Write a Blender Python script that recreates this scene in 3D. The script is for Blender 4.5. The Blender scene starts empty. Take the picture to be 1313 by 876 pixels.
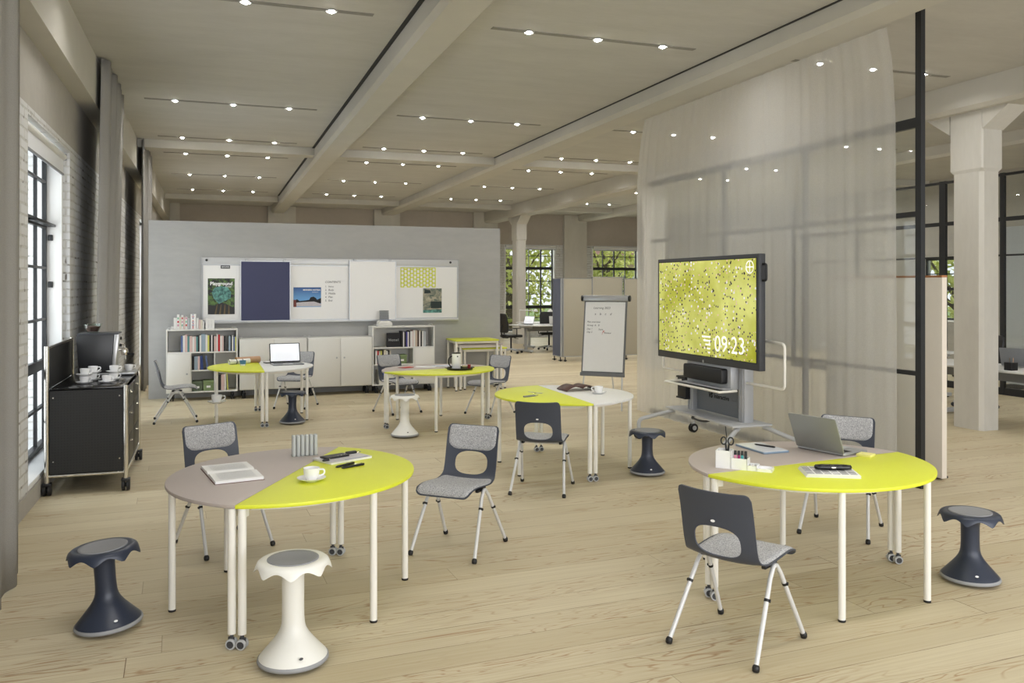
import bpy, bmesh, math, random
from mathutils import Vector, Matrix
random.seed(7)
SC = bpy.context.scene
COL = SC.collection
PI = math.pi

# ------------------------------------------------------------------ helpers
def lin(c):
    c /= 255.0
    return c / 12.92 if c <= 0.04045 else ((c + 0.055) / 1.055) ** 2.4

def rgb(r, g, b):
    return (lin(r), lin(g), lin(b), 1.0)

MATS = {}
def mat(name, col=(200, 200, 200), rough=0.5, metal=0.0, var=0.0, vscale=20.0, bump=0.0, bscale=60.0, emit=0.0, alpha=1.0, spec=0.5, stretch=None):
    if name in MATS:
        return MATS[name]
    m = bpy.data.materials.new(name)
    m.use_nodes = True
    nt = m.node_tree
    b = nt.nodes['Principled BSDF']
    c = rgb(*col)
    b.inputs['Base Color'].default_value = c
    b.inputs['Roughness'].default_value = rough
    b.inputs['Metallic'].default_value = metal
    b.inputs['Specular IOR Level'].default_value = spec
    if alpha < 1:
        b.inputs['Alpha'].default_value = alpha
    if emit:
        b.inputs['Emission Color'].default_value = c
        b.inputs['Emission Strength'].default_value = emit
    tc = nt.nodes.new('ShaderNodeTexCoord')
    src = tc.outputs['Object']
    if stretch:
        mp = nt.nodes.new('ShaderNodeMapping')
        mp.inputs['Scale'].default_value = stretch
        nt.links.new(src, mp.inputs['Vector'])
        src = mp.outputs['Vector']
    n = nt.nodes.new('ShaderNodeTexNoise')
    n.inputs['Scale'].default_value = vscale
    n.inputs['Detail'].default_value = 4
    nt.links.new(src, n.inputs['Vector'])
    mix = nt.nodes.new('ShaderNodeMix')
    mix.data_type = 'RGBA'
    mix.blend_type = 'MIX'
    v = max(var, 0.01)
    mix.inputs[6].default_value = tuple(x * (1 - v) for x in c[:3]) + (1,)
    mix.inputs[7].default_value = tuple(min(1, x * (1 + v)) for x in c[:3]) + (1,)
    nt.links.new(n.outputs['Fac'], mix.inputs[0])
    nt.links.new(mix.outputs[2], b.inputs['Base Color'])
    if bump:
        n2 = nt.nodes.new('ShaderNodeTexNoise')
        n2.inputs['Scale'].default_value = bscale
        n2.inputs['Detail'].default_value = 3
        nt.links.new(src, n2.inputs['Vector'])
        bp = nt.nodes.new('ShaderNodeBump')
        bp.inputs['Strength'].default_value = bump
        bp.inputs['Distance'].default_value = 0.01
        nt.links.new(n2.outputs['Fac'], bp.inputs['Height'])
        nt.links.new(bp.outputs['Normal'], b.inputs['Normal'])
    MATS[name] = m
    return m

class NT:
    """tiny node-building helper"""
    def __init__(s, name):
        s.m = bpy.data.materials.new(name)
        s.m.use_nodes = True
        s.t = s.m.node_tree
        s.b = s.t.nodes['Principled BSDF']
        s.out = s.t.nodes['Material Output']
        MATS[name] = s.m
    def n(s, typ, **kw):
        nd = s.t.nodes.new(typ)
        for k, v in kw.items():
            if k.startswith('i_'):
                key = k[2:]
                nd.inputs[int(key) if key.isdigit() else key.replace('_', ' ')].default_value = v
            else:
                setattr(nd, k, v)
        return nd
    def l(s, a, b):
        s.t.links.new(a, b)
    def math(s, op, a, b=None, c=None):
        nd = s.t.nodes.new('ShaderNodeMath')
        nd.operation = op
        for i, x in enumerate((a, b, c)):
            if x is None: continue
            if isinstance(x, (int, float)):
                nd.inputs[i].default_value = x
            else:
                s.l(x, nd.inputs[i])
        return nd.outputs[0]
    def mix(s, f, a, b, blend='MIX'):
        nd = s.t.nodes.new('ShaderNodeMix')
        nd.data_type = 'RGBA'
        nd.blend_type = blend
        for i, x in ((0, f), (6, a), (7, b)):
            if isinstance(x, (int, float, tuple)):
                nd.inputs[i].default_value = x
            else:
                s.l(x, nd.inputs[i])
        return nd.outputs[2]
    def noise(s, vec, scale, detail=4, dist=0.0, rough=0.5):
        nd = s.t.nodes.new('ShaderNodeTexNoise')
        nd.inputs['Scale'].default_value = scale
        nd.inputs['Detail'].default_value = detail
        nd.inputs['Distortion'].default_value = dist
        nd.inputs['Roughness'].default_value = rough
        s.l(vec, nd.inputs['Vector'])
        return nd.outputs['Fac']
    def mapr(s, x, a, b, c=0.0, d=1.0):
        nd = s.t.nodes.new('ShaderNodeMapRange')
        s.l(x, nd.inputs[0])
        for i, v in zip((1, 2, 3, 4), (a, b, c, d)):
            nd.inputs[i].default_value = v
        return nd.outputs[0]

class MB:
    def __init__(s):
        s.bm = bmesh.new()
        s.mi = 0
    def _tag(s, faces):
        for f in faces:
            f.material_index = s.mi
    def box(s, x0, x1, y0, y1, z0, z1, M=None):
        vs = [s.bm.verts.new(Vector(p) if M is None else M @ Vector(p)) for p in
              ((x0, y0, z0), (x1, y0, z0), (x1, y1, z0), (x0, y1, z0), (x0, y0, z1), (x1, y0, z1), (x1, y1, z1), (x0, y1, z1))]
        s._tag([s.bm.faces.new([vs[i] for i in q]) for q in ((3, 2, 1, 0), (4, 5, 6, 7), (0, 1, 5, 4), (1, 2, 6, 5), (2, 3, 7, 6), (3, 0, 4, 7))])
        return s
    def prism(s, poly, z0, z1, M=None):
        a = [s.bm.verts.new((M or Matrix()) @ Vector((x, y, z0))) for x, y in poly]
        b = [s.bm.verts.new((M or Matrix()) @ Vector((x, y, z1))) for x, y in poly]
        n = len(poly)
        fs = [s.bm.faces.new(a[::-1]), s.bm.faces.new(b)]
        for i in range(n):
            fs.append(s.bm.faces.new((a[i], a[(i + 1) % n], b[(i + 1) % n], b[i])))
        s._tag(fs)
        return s
    def tube(s, pts, r, n=12, cap=True):
        pts = [Vector(p) for p in pts]
        rs = r if isinstance(r, (list, tuple)) else [r] * len(pts)
        rings = []
        up = None
        for i, p in enumerate(pts):
            d = (pts[min(i + 1, len(pts) - 1)] - pts[max(i - 1, 0)]).normalized()
            if up is None:
                up = d.orthogonal().normalized()
            else:
                up = (up - d * up.dot(d))
                up = up.normalized() if up.length > 1e-6 else d.orthogonal().normalized()
            q = d.cross(up)
            rings.append([s.bm.verts.new(p + (up * math.cos(2 * PI * k / n) + q * math.sin(2 * PI * k / n)) * rs[i]) for k in range(n)])
        fs = []
        for a, b in zip(rings, rings[1:]):
            for k in range(n):
                fs.append(s.bm.faces.new((a[k], a[(k + 1) % n], b[(k + 1) % n], b[k])))
        if cap:
            fs.append(s.bm.faces.new(rings[0][::-1])); fs.append(s.bm.faces.new(rings[-1]))
        s._tag(fs)
        return s
    def cyl(s, p0, p1, r, n=20):
        return s.tube([p0, p1], r, n)
    def lathe(s, prof, n=32, c=(0, 0, 0), M=None, cap=True):
        M = M or Matrix()
        c = Vector(c)
        rings = []
        for r, z in prof:
            rings.append([s.bm.verts.new(M @ (c + Vector((r * math.cos(2 * PI * k / n), r * math.sin(2 * PI * k / n), z)))) for k in range(n)])
        fs = []
        for a, b in zip(rings, rings[1:]):
            for k in range(n):
                fs.append(s.bm.faces.new((a[k], a[(k + 1) % n], b[(k + 1) % n], b[k])))
        if cap:
            fs.append(s.bm.faces.new(rings[0][::-1])); fs.append(s.bm.faces.new(rings[-1]))
        s._tag(fs)
        return s
    def grid(s, fn, nu, nv):
        vs = [[s.bm.verts.new(fn(i / nu, j / nv)) for j in range(nv + 1)] for i in range(nu + 1)]
        s._tag([s.bm.faces.new((vs[i][j], vs[i + 1][j], vs[i + 1][j + 1], vs[i][j + 1])) for i in range(nu) for j in range(nv)])
        return s
    def build(s, name, mats, parent=None, bevel=0.0, smooth=35, seg=2, loc=None, rz=None):
        bm = s.bm
        bmesh.ops.recalc_face_normals(bm, faces=bm.faces)
        if bevel:
            es = [e for e in bm.edges if len(e.link_faces) == 2 and e.calc_face_angle(0) > 0.9]
            bmesh.ops.bevel(bm, geom=es, offset=bevel, segments=seg, affect='EDGES', profile=0.5, clamp_overlap=True)
        me = bpy.data.meshes.new(name)
        bm.to_mesh(me)
        bm.free()
        for m in (mats if isinstance(mats, (list, tuple)) else [mats]):
            me.materials.append(m)
        if smooth:
            me.shade_smooth()
            me.set_sharp_from_angle(angle=math.radians(smooth))
        o = bpy.data.objects.new(name, me)
        COL.objects.link(o)
        if parent is not None:
            o.parent = parent
        if loc is not None:
            o.location = loc
        if rz is not None:
            o.rotation_euler = (0, 0, rz)
        return o

def tag(o, label, cat, group=None):
    o['label'] = label
    o['category'] = cat
    if group:
        o['group'] = group
    return o

def struct(o):
    o['kind'] = 'structure'
    return o

def thing(name, label, cat, loc=(0, 0, 0), rz=0.0, group=None):
    o = bpy.data.objects.new(name, None)
    o.empty_display_size = 0.1
    COL.objects.link(o)
    o.location = loc
    o.rotation_euler = (0, 0, rz)
    return tag(o, label, cat, group)

KIDS = {}
def kids(o):
    return [c for c in bpy.data.objects if c.parent == o]

def dup(root, loc, rz, label, group=None, swap=None):
    def cp(o, par):
        c = o.copy()
        COL.objects.link(c)
        if par is not None:
            c.parent = par
        if swap and c.type == 'MESH':
            for k, ms in enumerate(c.material_slots):
                if ms.material and ms.material.name in swap:
                    m_new = MATS[swap[ms.material.name]]
                    ms.link = 'OBJECT'
                    ms.material = m_new
        for ch in kids(o):
            cp(ch, c)
        return c
    r = cp(root, None)
    r.location = loc
    r.rotation_euler = (0, 0, rz) if not isinstance(rz, tuple) else rz
    r['label'] = label
    if group:
        r['group'] = group
    return r

def text(name, s, size, m, parent=None, M=None, align='CENTER', extrude=0.0006, bold=0.0, shear=0.0, space=1.0):
    cu = bpy.data.curves.new(name + '_c', 'FONT')
    cu.body = s
    cu.size = size
    cu.align_x = align
    cu.align_y = 'CENTER'
    cu.extrude = extrude
    cu.offset = bold
    cu.shear = shear
    cu.space_character = space
    cu.resolution_u = 3
    t = bpy.data.objects.new(name + '_t', cu)
    COL.objects.link(t)
    dg = bpy.context.evaluated_depsgraph_get()
    me = bpy.data.meshes.new_from_object(t.evaluated_get(dg))
    bpy.data.objects.remove(t)
    bpy.data.curves.remove(cu)
    me.name = name
    me.materials.clear()
    me.materials.append(m)
    if M is not None:
        me.transform(M)
    o = bpy.data.objects.new(name, me)
    COL.objects.link(o)
    if parent is not None:
        o.parent = parent
    return o

FRONT = Matrix.Rotation(PI / 2, 4, 'X')          # text plane facing local -Y
def at(x, y, z, R=FRONT):
    return Matrix.Translation((x, y, z)) @ R

def arc(cx, cy, r, a0, a1, n):
    return [(cx + r * math.cos(a0 + (a1 - a0) * i / n), cy + r * math.sin(a0 + (a1 - a0) * i / n)) for i in range(n + 1)]

def rrect(x0, x1, y0, y1, r, n=6):
    return (arc(x1 - r, y0 + r, r, -PI / 2, 0, n) + arc(x1 - r, y1 - r, r, 0, PI / 2, n) +
            arc(x0 + r, y1 - r, r, PI / 2, PI, n) + arc(x0 + r, y0 + r, r, PI, 1.5 * PI, n))

def smooth_path(pts, r, n=6):
    """polyline with rounded corners of radius r"""
    pts = [Vector(p) for p in pts]
    out = [pts[0]]
    for i in range(1, len(pts) - 1):
        a, b, c = pts[i - 1], pts[i], pts[i + 1]
        d0 = (a - b); d1 = (c - b)
        rr = min(r, d0.length * 0.49, d1.length * 0.49)
        p0 = b + d0.normalized() * rr
        p1 = b + d1.normalized() * rr
        for k in range(n + 1):
            t = k / n
            out.append(p0 * (1 - t) ** 2 + b * 2 * t * (1 - t) + p1 * t * t)
    out.append(pts[-1])
    return out

ORD = ['first', 'second', 'third', 'fourth', 'fifth', 'sixth', 'seventh', 'eighth', 'ninth', 'tenth', 'eleventh', 'twelfth',
       'thirteenth', 'fourteenth', 'fifteenth', 'sixteenth', 'seventeenth', 'eighteenth', 'nineteenth', 'twentieth', 'twenty-first', 'twenty-second']

# ------------------------------------------------------------------ materials
def felt():
    k = NT('grey_felt')
    tc = k.n('ShaderNodeTexCoord')
    a = k.noise(tc.outputs['Object'], 150, 2, 0.6, 0.7)
    b = k.noise(tc.outputs['Object'], 420, 2)
    f = k.math('ADD', k.math('MULTIPLY', a, .75), k.math('MULTIPLY', b, .25))
    k.l(k.mix(k.mapr(f, .34, .64), rgb(122, 123, 126), rgb(204, 204, 205)), k.b.inputs['Base Color'])
    k.b.inputs['Roughness'].default_value = .95
    k.b.inputs['Specular IOR Level'].default_value = .1
    bp = k.n('ShaderNodeBump', i_Strength=.3, i_Distance=.003)
    k.l(f, bp.inputs['Height']); k.l(bp.outputs[0], k.b.inputs['Normal'])
    return k.m
LIME = mat('lime_laminate', (219, 226, 54), 0.42, var=0.02, vscale=40)
TAUPE = mat('taupe_laminate', (183, 172, 166), 0.45, var=0.03, vscale=40)
WHITEL = mat('white_laminate', (232, 232, 230), 0.4, var=0.01)
WMET = mat('white_metal', (236, 233, 224), 0.35, var=0.01)
SILV = mat('silver_metal', (212, 212, 211), 0.35, metal=0.15, var=0.02)
CHROME = mat('chrome', (225, 222, 215), 0.16, metal=1.0)
ALU = mat('aluminium', (178, 180, 182), 0.35, metal=0.7, var=0.03)
NAVY = mat('navy_plastic', (64, 69, 81), 0.42, var=0.03, bump=0.05, bscale=300)
NAVYD = mat('dark_navy_plastic', (45, 52, 68), 0.34, var=0.03)
CREAMP = mat('cream_plastic', (232, 231, 224), 0.35, var=0.01)
FELT = felt()
PADG = mat('grey_rubber', (140, 141, 144), 0.7, var=0.05, vscale=120)
RIMG = mat('rim_rubber', (150, 151, 153), 0.6, var=0.03)
BLACK = mat('black_plastic', (22, 22, 24), 0.45, var=0.05)
BLACKM = mat('black_metal', (26, 27, 29), 0.4, var=0.05)
DKG = mat('dark_grey', (62, 64, 68), 0.45, var=0.03)
MIDG = mat('mid_grey', (128, 130, 133), 0.5, var=0.03)
LTG = mat('light_grey', (186, 188, 190), 0.45, var=0.02)
PORC = mat('porcelain', (240, 240, 240), 0.15, var=0.01)
PAPER = mat('paper', (236, 236, 234), 0.8, var=0.02)
CABW = mat('cabinet_white', (225, 224, 218), 0.5, var=0.01)
BOARDW = mat('board_white', (232, 231, 228), 0.25, var=0.01)
PINB = mat('pinboard_navy', (74, 77, 106), 0.9, var=0.12, vscale=200, bump=0.2, bscale=300)
INK = mat('ink', (70, 70, 74), 0.8)
INKB = mat('ink_black', (25, 25, 28), 0.7)
RED = mat('red_print', (190, 30, 35), 0.6)
BLUEP = mat('blue_print', (40, 80, 150), 0.6)
WHITEP = mat('white_print', (240, 240, 240), 0.6)
KRAFT = mat('kraft_paper', (190, 152, 122), 0.8, var=0.08, vscale=30)
BROWN = mat('brown', (95, 58, 45), 0.6, var=0.15, vscale=40)
GREENB = mat('green_card', (122, 140, 96), 0.7, var=0.04)
SCREENW = mat('laptop_screen', (235, 238, 244), 0.3, emit=0.55)
CONCBEAM = mat('painted_concrete', (194, 191, 182), 0.8, var=0.06, vscale=3, bump=0.05, bscale=25)

def concrete(name, c1, c2, scale=1.2, stretch=(1, 1, 1), bump=0.08):
    k = NT(name)
    tc = k.n('ShaderNodeTexCoord')
    mp = k.n('ShaderNodeMapping', i_Scale=stretch)
    k.l(tc.outputs['Object'], mp.inputs['Vector'])
    a = k.noise(mp.outputs[0], scale, 6, 0.4, 0.6)
    b = k.noise(mp.outputs[0], scale * 9, 5, 0.2, 0.6)
    f = k.math('ADD', k.math('MULTIPLY', a, 0.7), k.math('MULTIPLY', b, 0.3))
    f = k.mapr(f, 0.3, 0.7)
    k.l(k.mix(f, rgb(*c1), rgb(*c2)), k.b.inputs['Base Color'])
    k.b.inputs['Roughness'].default_value = 0.85
    bp = k.n('ShaderNodeBump', i_Strength=bump, i_Distance=0.02)
    k.l(b, bp.inputs['Height'])
    k.l(bp.outputs[0], k.b.inputs['Normal'])
    return k.m

CEIL = concrete('ceiling_concrete', (182, 180, 174), (196, 194, 188), 1.6, (0.5, 1.6, 1))
PARTN = concrete('partition_concrete', (162, 162, 161), (180, 180, 178), 0.9, (0.5, 1, 1.6))
PLAST = concrete('plaster', (166, 162, 155), (180, 176, 168), 1.0)
FARPL = concrete('far_plaster', (178, 170, 161), (190, 182, 173), 1.0)
COLM = concrete('column_concrete', (198, 195, 187), (212, 209, 201), 2.0, (1, 1, 0.3))

def floor_mat():
    k = NT('pine_floor')
    tc = k.n('ShaderNodeTexCoord')
    sp = k.n('ShaderNodeSeparateXYZ')
    mp = k.n('ShaderNodeMapping', i_Rotation=(0, 0, math.radians(-2.0)))
    k.l(tc.outputs['Object'], mp.inputs['Vector'])
    k.l(mp.outputs[0], sp.inputs[0])
    X, Y = sp.outputs['X'], sp.outputs['Y']
    W = 0.225
    yr = k.math('DIVIDE', Y, W)
    row = k.math('FLOOR', yr)
    fy = k.math('FRACT', yr)
    wn = k.n('ShaderNodeTexWhiteNoise', noise_dimensions='1D')
    k.l(row, wn.inputs['W'])
    r1 = wn.outputs['Value']
    L = 4.2
    xr = k.math('ADD', k.math('DIVIDE', X, L), k.math('MULTIPLY', r1, 7.3))
    colm = k.math('FLOOR', xr)
    fx = k.math('FRACT', xr)
    cb = k.n('ShaderNodeCombineXYZ')
    k.l(row, cb.inputs[0]); k.l(colm, cb.inputs[1])
    wn2 = k.n('ShaderNodeTexWhiteNoise', noise_dimensions='3D')
    k.l(cb.outputs[0], wn2.inputs['Vector'])
    r2 = wn2.outputs['Value']
    # per plank grain coordinates
    gv = k.n('ShaderNodeCombineXYZ')
    k.l(k.math('ADD', k.math('MULTIPLY', X, 0.42), k.math('MULTIPLY', r2, 37.0)), gv.inputs[0])
    k.l(k.math('ADD', k.math('MULTIPLY', Y, 3.2), k.math('MULTIPLY', r2, 91.0)), gv.inputs[1])
    k.l(k.math('MULTIPLY', r2, 11.0), gv.inputs[2])
    big = k.noise(gv.outputs[0], 1.6, 3, 0.6)
    rings = k.math('FRACT', k.math('MULTIPLY', big, 17.0))
    rings = k.math('ABSOLUTE', k.math('SUBTRACT', rings, 0.5))
    ringm = k.mapr(rings, 0.34, 0.49)
    patch = k.mapr(k.noise(gv.outputs[0], 1.1, 2, 0.2), 0.47, 0.62)
    fv = k.n('ShaderNodeCombineXYZ')
    k.l(k.math('MULTIPLY', X, 1.1), fv.inputs[0]); k.l(k.math('MULTIPLY', Y, 75.0), fv.inputs[1])
    k.l(k.math('MULTIPLY', r2, 5.0), fv.inputs[2])
    fine = k.noise(fv.outputs[0], 1.0, 5, 0.3, 0.6)
    base = k.mix(r2, rgb(190, 177, 146), rgb(209, 198, 169))
    base = k.mix(k.mapr(fine, 0.38, 0.66, 0.0, 0.45), base, rgb(170, 152, 116))
    lowf = k.noise(mp.outputs[0], 0.5, 3)
    base = k.mix(k.mapr(lowf, 0.35, 0.7, 0.0, 0.35), base, rgb(216, 206, 180))
    gm = k.math('MULTIPLY', k.math('MULTIPLY', ringm, patch), 0.7)
    base = k.mix(gm, base, rgb(152, 112, 72))
    # knots
    vo = k.n('ShaderNodeTexVoronoi', i_Scale=0.8)
    k.l(mp.outputs[0], vo.inputs['Vector'])
    kn = k.mapr(vo.outputs['Distance'], 0.012, 0.03, 0.75, 0.0)
    base = k.mix(kn, base, rgb(105, 72, 44))
    # seams
    e = k.math('MINIMUM', fy, k.math('SUBTRACT', 1.0, fy))
    wob = k.noise(mp.outputs[0], 2.5, 2)
    sw = k.math('ADD', 0.006, k.math('MULTIPLY', k.mapr(wob, 0.45, 0.7), 0.012))
    seam = k.math('LESS_THAN', e, sw)
    ex = k.math('MINIMUM', fx, k.math('SUBTRACT', 1.0, fx))
    seamx = k.math('LESS_THAN', ex, 0.0005)
    sstr = k.math('ADD', 0.42, k.math('MULTIPLY', k.mapr(k.math('MULTIPLY', r1, 1.0), 0.55, 0.9), 0.5))
    sm = k.math('MULTIPLY', k.math('MAXIMUM', seam, seamx), sstr)
    base = k.mix(sm, base, rgb(96, 70, 42))
    k.l(base, k.b.inputs['Base Color'])
    k.b.inputs['Roughness'].default_value = 0.55
    k.b.inputs['Specular IOR Level'].default_value = 0.3
    bp = k.n('ShaderNodeBump', i_Strength=0.15, i_Distance=0.004)
    k.l(k.math('SUBTRACT', fine, k.math('MULTIPLY', sm, 2.0)), bp.inputs['Height'])
    k.l(bp.outputs[0], k.b.inputs['Normal'])
    return k.m
FLOOR = floor_mat()

def brick_mat(name, axis):
    k = NT(name)
    tc = k.n('ShaderNodeTexCoord')
    sp = k.n('ShaderNodeSeparateXYZ')
    k.l(tc.outputs['Object'], sp.inputs[0])
    cb = k.n('ShaderNodeCombineXYZ')
    a = sp.outputs[axis]
    k.l(k.math('ADD', a, k.math('MULTIPLY', sp.outputs['X' if axis == 'Y' else 'Y'], 1.0)), cb.inputs[0])
    wob = k.noise(tc.outputs['Object'], 3.0, 3)
    k.l(k.math('ADD', sp.outputs['Z'], k.math('MULTIPLY', wob, 0.03)), cb.inputs[1])
    br = k.n('ShaderNodeTexBrick', i_Scale=1.0, i_Mortar_Size=0.012, i_Brick_Width=0.27, i_Row_Height=0.085, i_Mortar_Smooth=0.4, i_Bias=-0.1)
    k.l(cb.outputs[0], br.inputs['Vector'])
    br.inputs['Color1'].default_value = rgb(214, 215, 215)
    br.inputs['Color2'].default_value = rgb(203, 203, 202)
    br.inputs['Mortar'].default_value = rgb(196, 195, 191)
    nz = k.noise(tc.outputs['Object'], 7.0, 5, 0.5, 0.65)
    gap = k.math('MULTIPLY', br.outputs['Fac'], k.mapr(nz, 0.56, 0.66))
    pit = k.mapr(k.noise(tc.outputs['Object'], 16.0, 3, 0.8), 0.70, 0.76)
    f = k.math('MAXIMUM', gap, k.math('MULTIPLY', pit, 0.6))
    c = k.mix(k.math('MULTIPLY', f, 0.85), br.outputs['Color'], rgb(92, 86, 80))
    k.l(c, k.b.inputs['Base Color'])
    k.b.inputs['Roughness'].default_value = 0.9
    bp = k.n('ShaderNodeBump', i_Strength=0.5, i_Distance=0.015)
    k.l(k.math('SUBTRACT', k.math('MULTIPLY', nz, 0.4), br.outputs['Fac']), bp.inputs['Height'])
    k.l(bp.outputs[0], k.b.inputs['Normal'])
    return k.m
BRICKL = brick_mat('whitewashed_brick', 'Y')
FACADE = brick_mat('facade_brick', 'Y')
FACADE.node_tree.nodes['Brick Texture'].inputs['Color1'].default_value = rgb(206, 208, 212)
FACADE.node_tree.nodes['Brick Texture'].inputs['Color2'].default_value = rgb(198, 200, 204)
FACADE.node_tree.nodes['Brick Texture'].inputs['Mortar'].default_value = rgb(140, 141, 144)
_b = FACADE.node_tree.nodes['Brick Texture'].inputs
_b['Row Height'].default_value = .42; _b['Brick Width'].default_value = 1.2; _b['Mortar Size'].default_value = .03
BRICKF = brick_mat('whitewashed_brick_far', 'X')

def perf_mat():
    k = NT('perforated_black')
    tc = k.n('ShaderNodeTexCoord')
    sp = k.n('ShaderNodeSeparateXYZ')
    k.l(tc.outputs['Object'], sp.inputs[0])
    s = 42.0
    h = k.math('ADD', sp.outputs['X'], sp.outputs['Y'])
    fx = k.math('SUBTRACT', k.math('FRACT', k.math('MULTIPLY', h, s)), 0.5)
    fz = k.math('SUBTRACT', k.math('FRACT', k.math('MULTIPLY', sp.outputs['Z'], s)), 0.5)
    d = k.math('SQRT', k.math('ADD', k.math('MULTIPLY', fx, fx), k.math('MULTIPLY', fz, fz)))
    hole = k.math('LESS_THAN', d, 0.24)
    k.l(k.mix(hole, rgb(24, 24, 23), rgb(9, 9, 9)), k.b.inputs['Base Color'])
    k.b.inputs['Roughness'].default_value = 0.5
    return k.m
PERF = perf_mat()

def cloth_mat(name, col, transp=0.0, trl=0.3, scale=160, wave=True):
    k = NT(name)
    k.t.nodes.remove(k.b)
    tc = k.n('ShaderNodeTexCoord')
    n = k.noise(tc.outputs['Object'], scale, 3)
    c = k.mix(n, tuple(x * 0.8 for x in rgb(*col)[:3]) + (1,), tuple(min(1, x * 1.15) for x in rgb(*col)[:3]) + (1,))
    d = k.n('ShaderNodeBsdfDiffuse'); t = k.n('ShaderNodeBsdfTranslucent')
    k.l(c, d.inputs[0]); k.l(c, t.inputs[0])
    if wave:
        bp = k.n('ShaderNodeBump', i_Strength=0.4, i_Distance=0.01)
        k.l(n, bp.inputs['Height']); k.l(bp.outputs[0], d.inputs['Normal'])
    m = k.n('ShaderNodeMixShader', i_0=trl)
    k.l(d.outputs[0], m.inputs[1]); k.l(t.outputs[0], m.inputs[2])
    o = m.outputs[0]
    if transp:
        tr = k.n('ShaderNodeBsdfTransparent')
        m2 = k.n('ShaderNodeMixShader', i_0=transp)
        k.l(o, m2.inputs[1]); k.l(tr.outputs[0], m2.inputs[2])
        o = m2.outputs[0]
    k.l(o, k.out.inputs['Surface'])
    return k.m
SHEER = cloth_mat('sheer_voile', (240, 239, 236), 0.42, 0.5, wave=False)
DRAPE = cloth_mat('grey_wool', (164, 162, 158), 0.0, 0.08, 190)

def glass_mat(name, tint, refl=0.05):
    k = NT(name)
    k.t.nodes.remove(k.b)
    tr = k.n('ShaderNodeBsdfTransparent')
    tr.inputs[0].default_value = tint
    g = k.n('ShaderNodeBsdfGlossy', i_Roughness=0.02)
    m = k.n('ShaderNodeMixShader')
    m.inputs[0].default_value = refl
    k.l(tr.outputs[0], m.inputs[1]); k.l(g.outputs[0], m.inputs[2])
    k.l(m.outputs[0], k.out.inputs['Surface'])
    return k.m
GLASS = glass_mat('window_glass', (0.97, 0.985, 0.98, 1), 0.05)
GLASSG = glass_mat('vessel_glass', (0.86, 0.9, 0.88, 1), 0.10)

def screen_mat():
    k = NT('aerial_lawn_picture')
    tc = k.n('ShaderNodeTexCoord')
    v = tc.outputs['Object']
    n1 = k.noise(v, 1.6, 5, 0.3)
    n2 = k.noise(v, 9.0, 5, 0.2)
    c = k.mix(k.mapr(n1, 0.35, 0.68), rgb(168, 169, 48), rgb(222, 224, 140))
    c = k.mix(k.mapr(n2, 0.4, 0.75, 0, 0.4), c, rgb(192, 197, 76))
    for sc, th, off, cols in ((22.0, 0.30, 0.0, ((40, 36, 52), (245, 242, 240))), (30.0, 0.33, 3.7, ((60, 50, 70), (225, 190, 190))), (16.0, 0.2, 8.1, ((20, 20, 26), (250, 250, 250)))):
        mp = k.n('ShaderNodeMapping', i_Location=(off, off * 0.7, off * 1.3))
        mp.inputs['Scale'].default_value = (1, 1, 1)
        k.l(v, mp.inputs['Vector'])
        vo = k.n('ShaderNodeTexVoronoi', i_Scale=sc, i_Randomness=1.0)
        k.l(mp.outputs[0], vo.inputs['Vector'])
        sel = k.n('ShaderNodeSeparateColor')
        k.l(vo.outputs['Color'], sel.inputs[0])
        dn = k.noise(v, 2.2, 2)
        pick = k.math('GREATER_THAN', k.math('ADD', sel.outputs[0], k.math('MULTIPLY', dn, 0.7)), 1.0)
        dot = k.math('MULTIPLY', k.math('LESS_THAN', vo.outputs['Distance'], th), pick)
        dc = k.mix(k.math('GREATER_THAN', sel.outputs[1], 0.62), rgb(*cols[0]), rgb(*cols[1]))
        c = k.mix(dot, c, dc)
    k.l(c, k.b.inputs['Base Color'])
    k.l(c, k.b.inputs['Emission Color'])
    k.b.inputs['Emission Strength'].default_value = SCREEN_E
    k.b.inputs['Roughness'].default_value = 0.35
    k.b.inputs['Specular IOR Level'].default_value = 0.2
    return k.m
SCREEN_E = 0.40
LAWN = screen_mat()
TVTXT = mat('screen_white', (255, 255, 255), 0.4, emit=0.6)
E_STRIP, E_WIN, E_REAR, EXPO = 25.0, 65.0, 430.0, 0.0
# ------------------------------------------------------------------ the room
ZC = 4.36
XL, XB = -1.39, -1.21
f = MB().box(-2.2, 16.8, -3.5, 28.4, -0.12, 0.0).build('floor', FLOOR); struct(f)
c = MB().box(-2.2, 16.8, -3.5, 28.4, ZC, ZC + 0.2).build('ceiling', CEIL); struct(c)

def wall_with_openings(name, length0, length1, ztop, split, openings, thick, mats, place):
    """wall in local x (length), y 0..thick (away from the room), z; first material below split, second above"""
    b = MB()
    ops = sorted(openings)
    b.mi = 0
    x = length0
    for (a, e, z0, z1) in ops:
        b.box(x, a, 0, thick, 0, split)
        b.box(a, e, 0, thick, 0, z0)
        b.box(a, e, 0, thick, z1, split)
        x = e
    b.box(x, length1, 0, thick, 0, split)
    b.mi = 1
    b.box(length0, length1, 0.004, thick, split, ztop)
    o = b.build(name, mats, smooth=0)
    o.location, o.rotation_euler = place[0], (0, 0, place[1])
    return struct(o)

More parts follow.
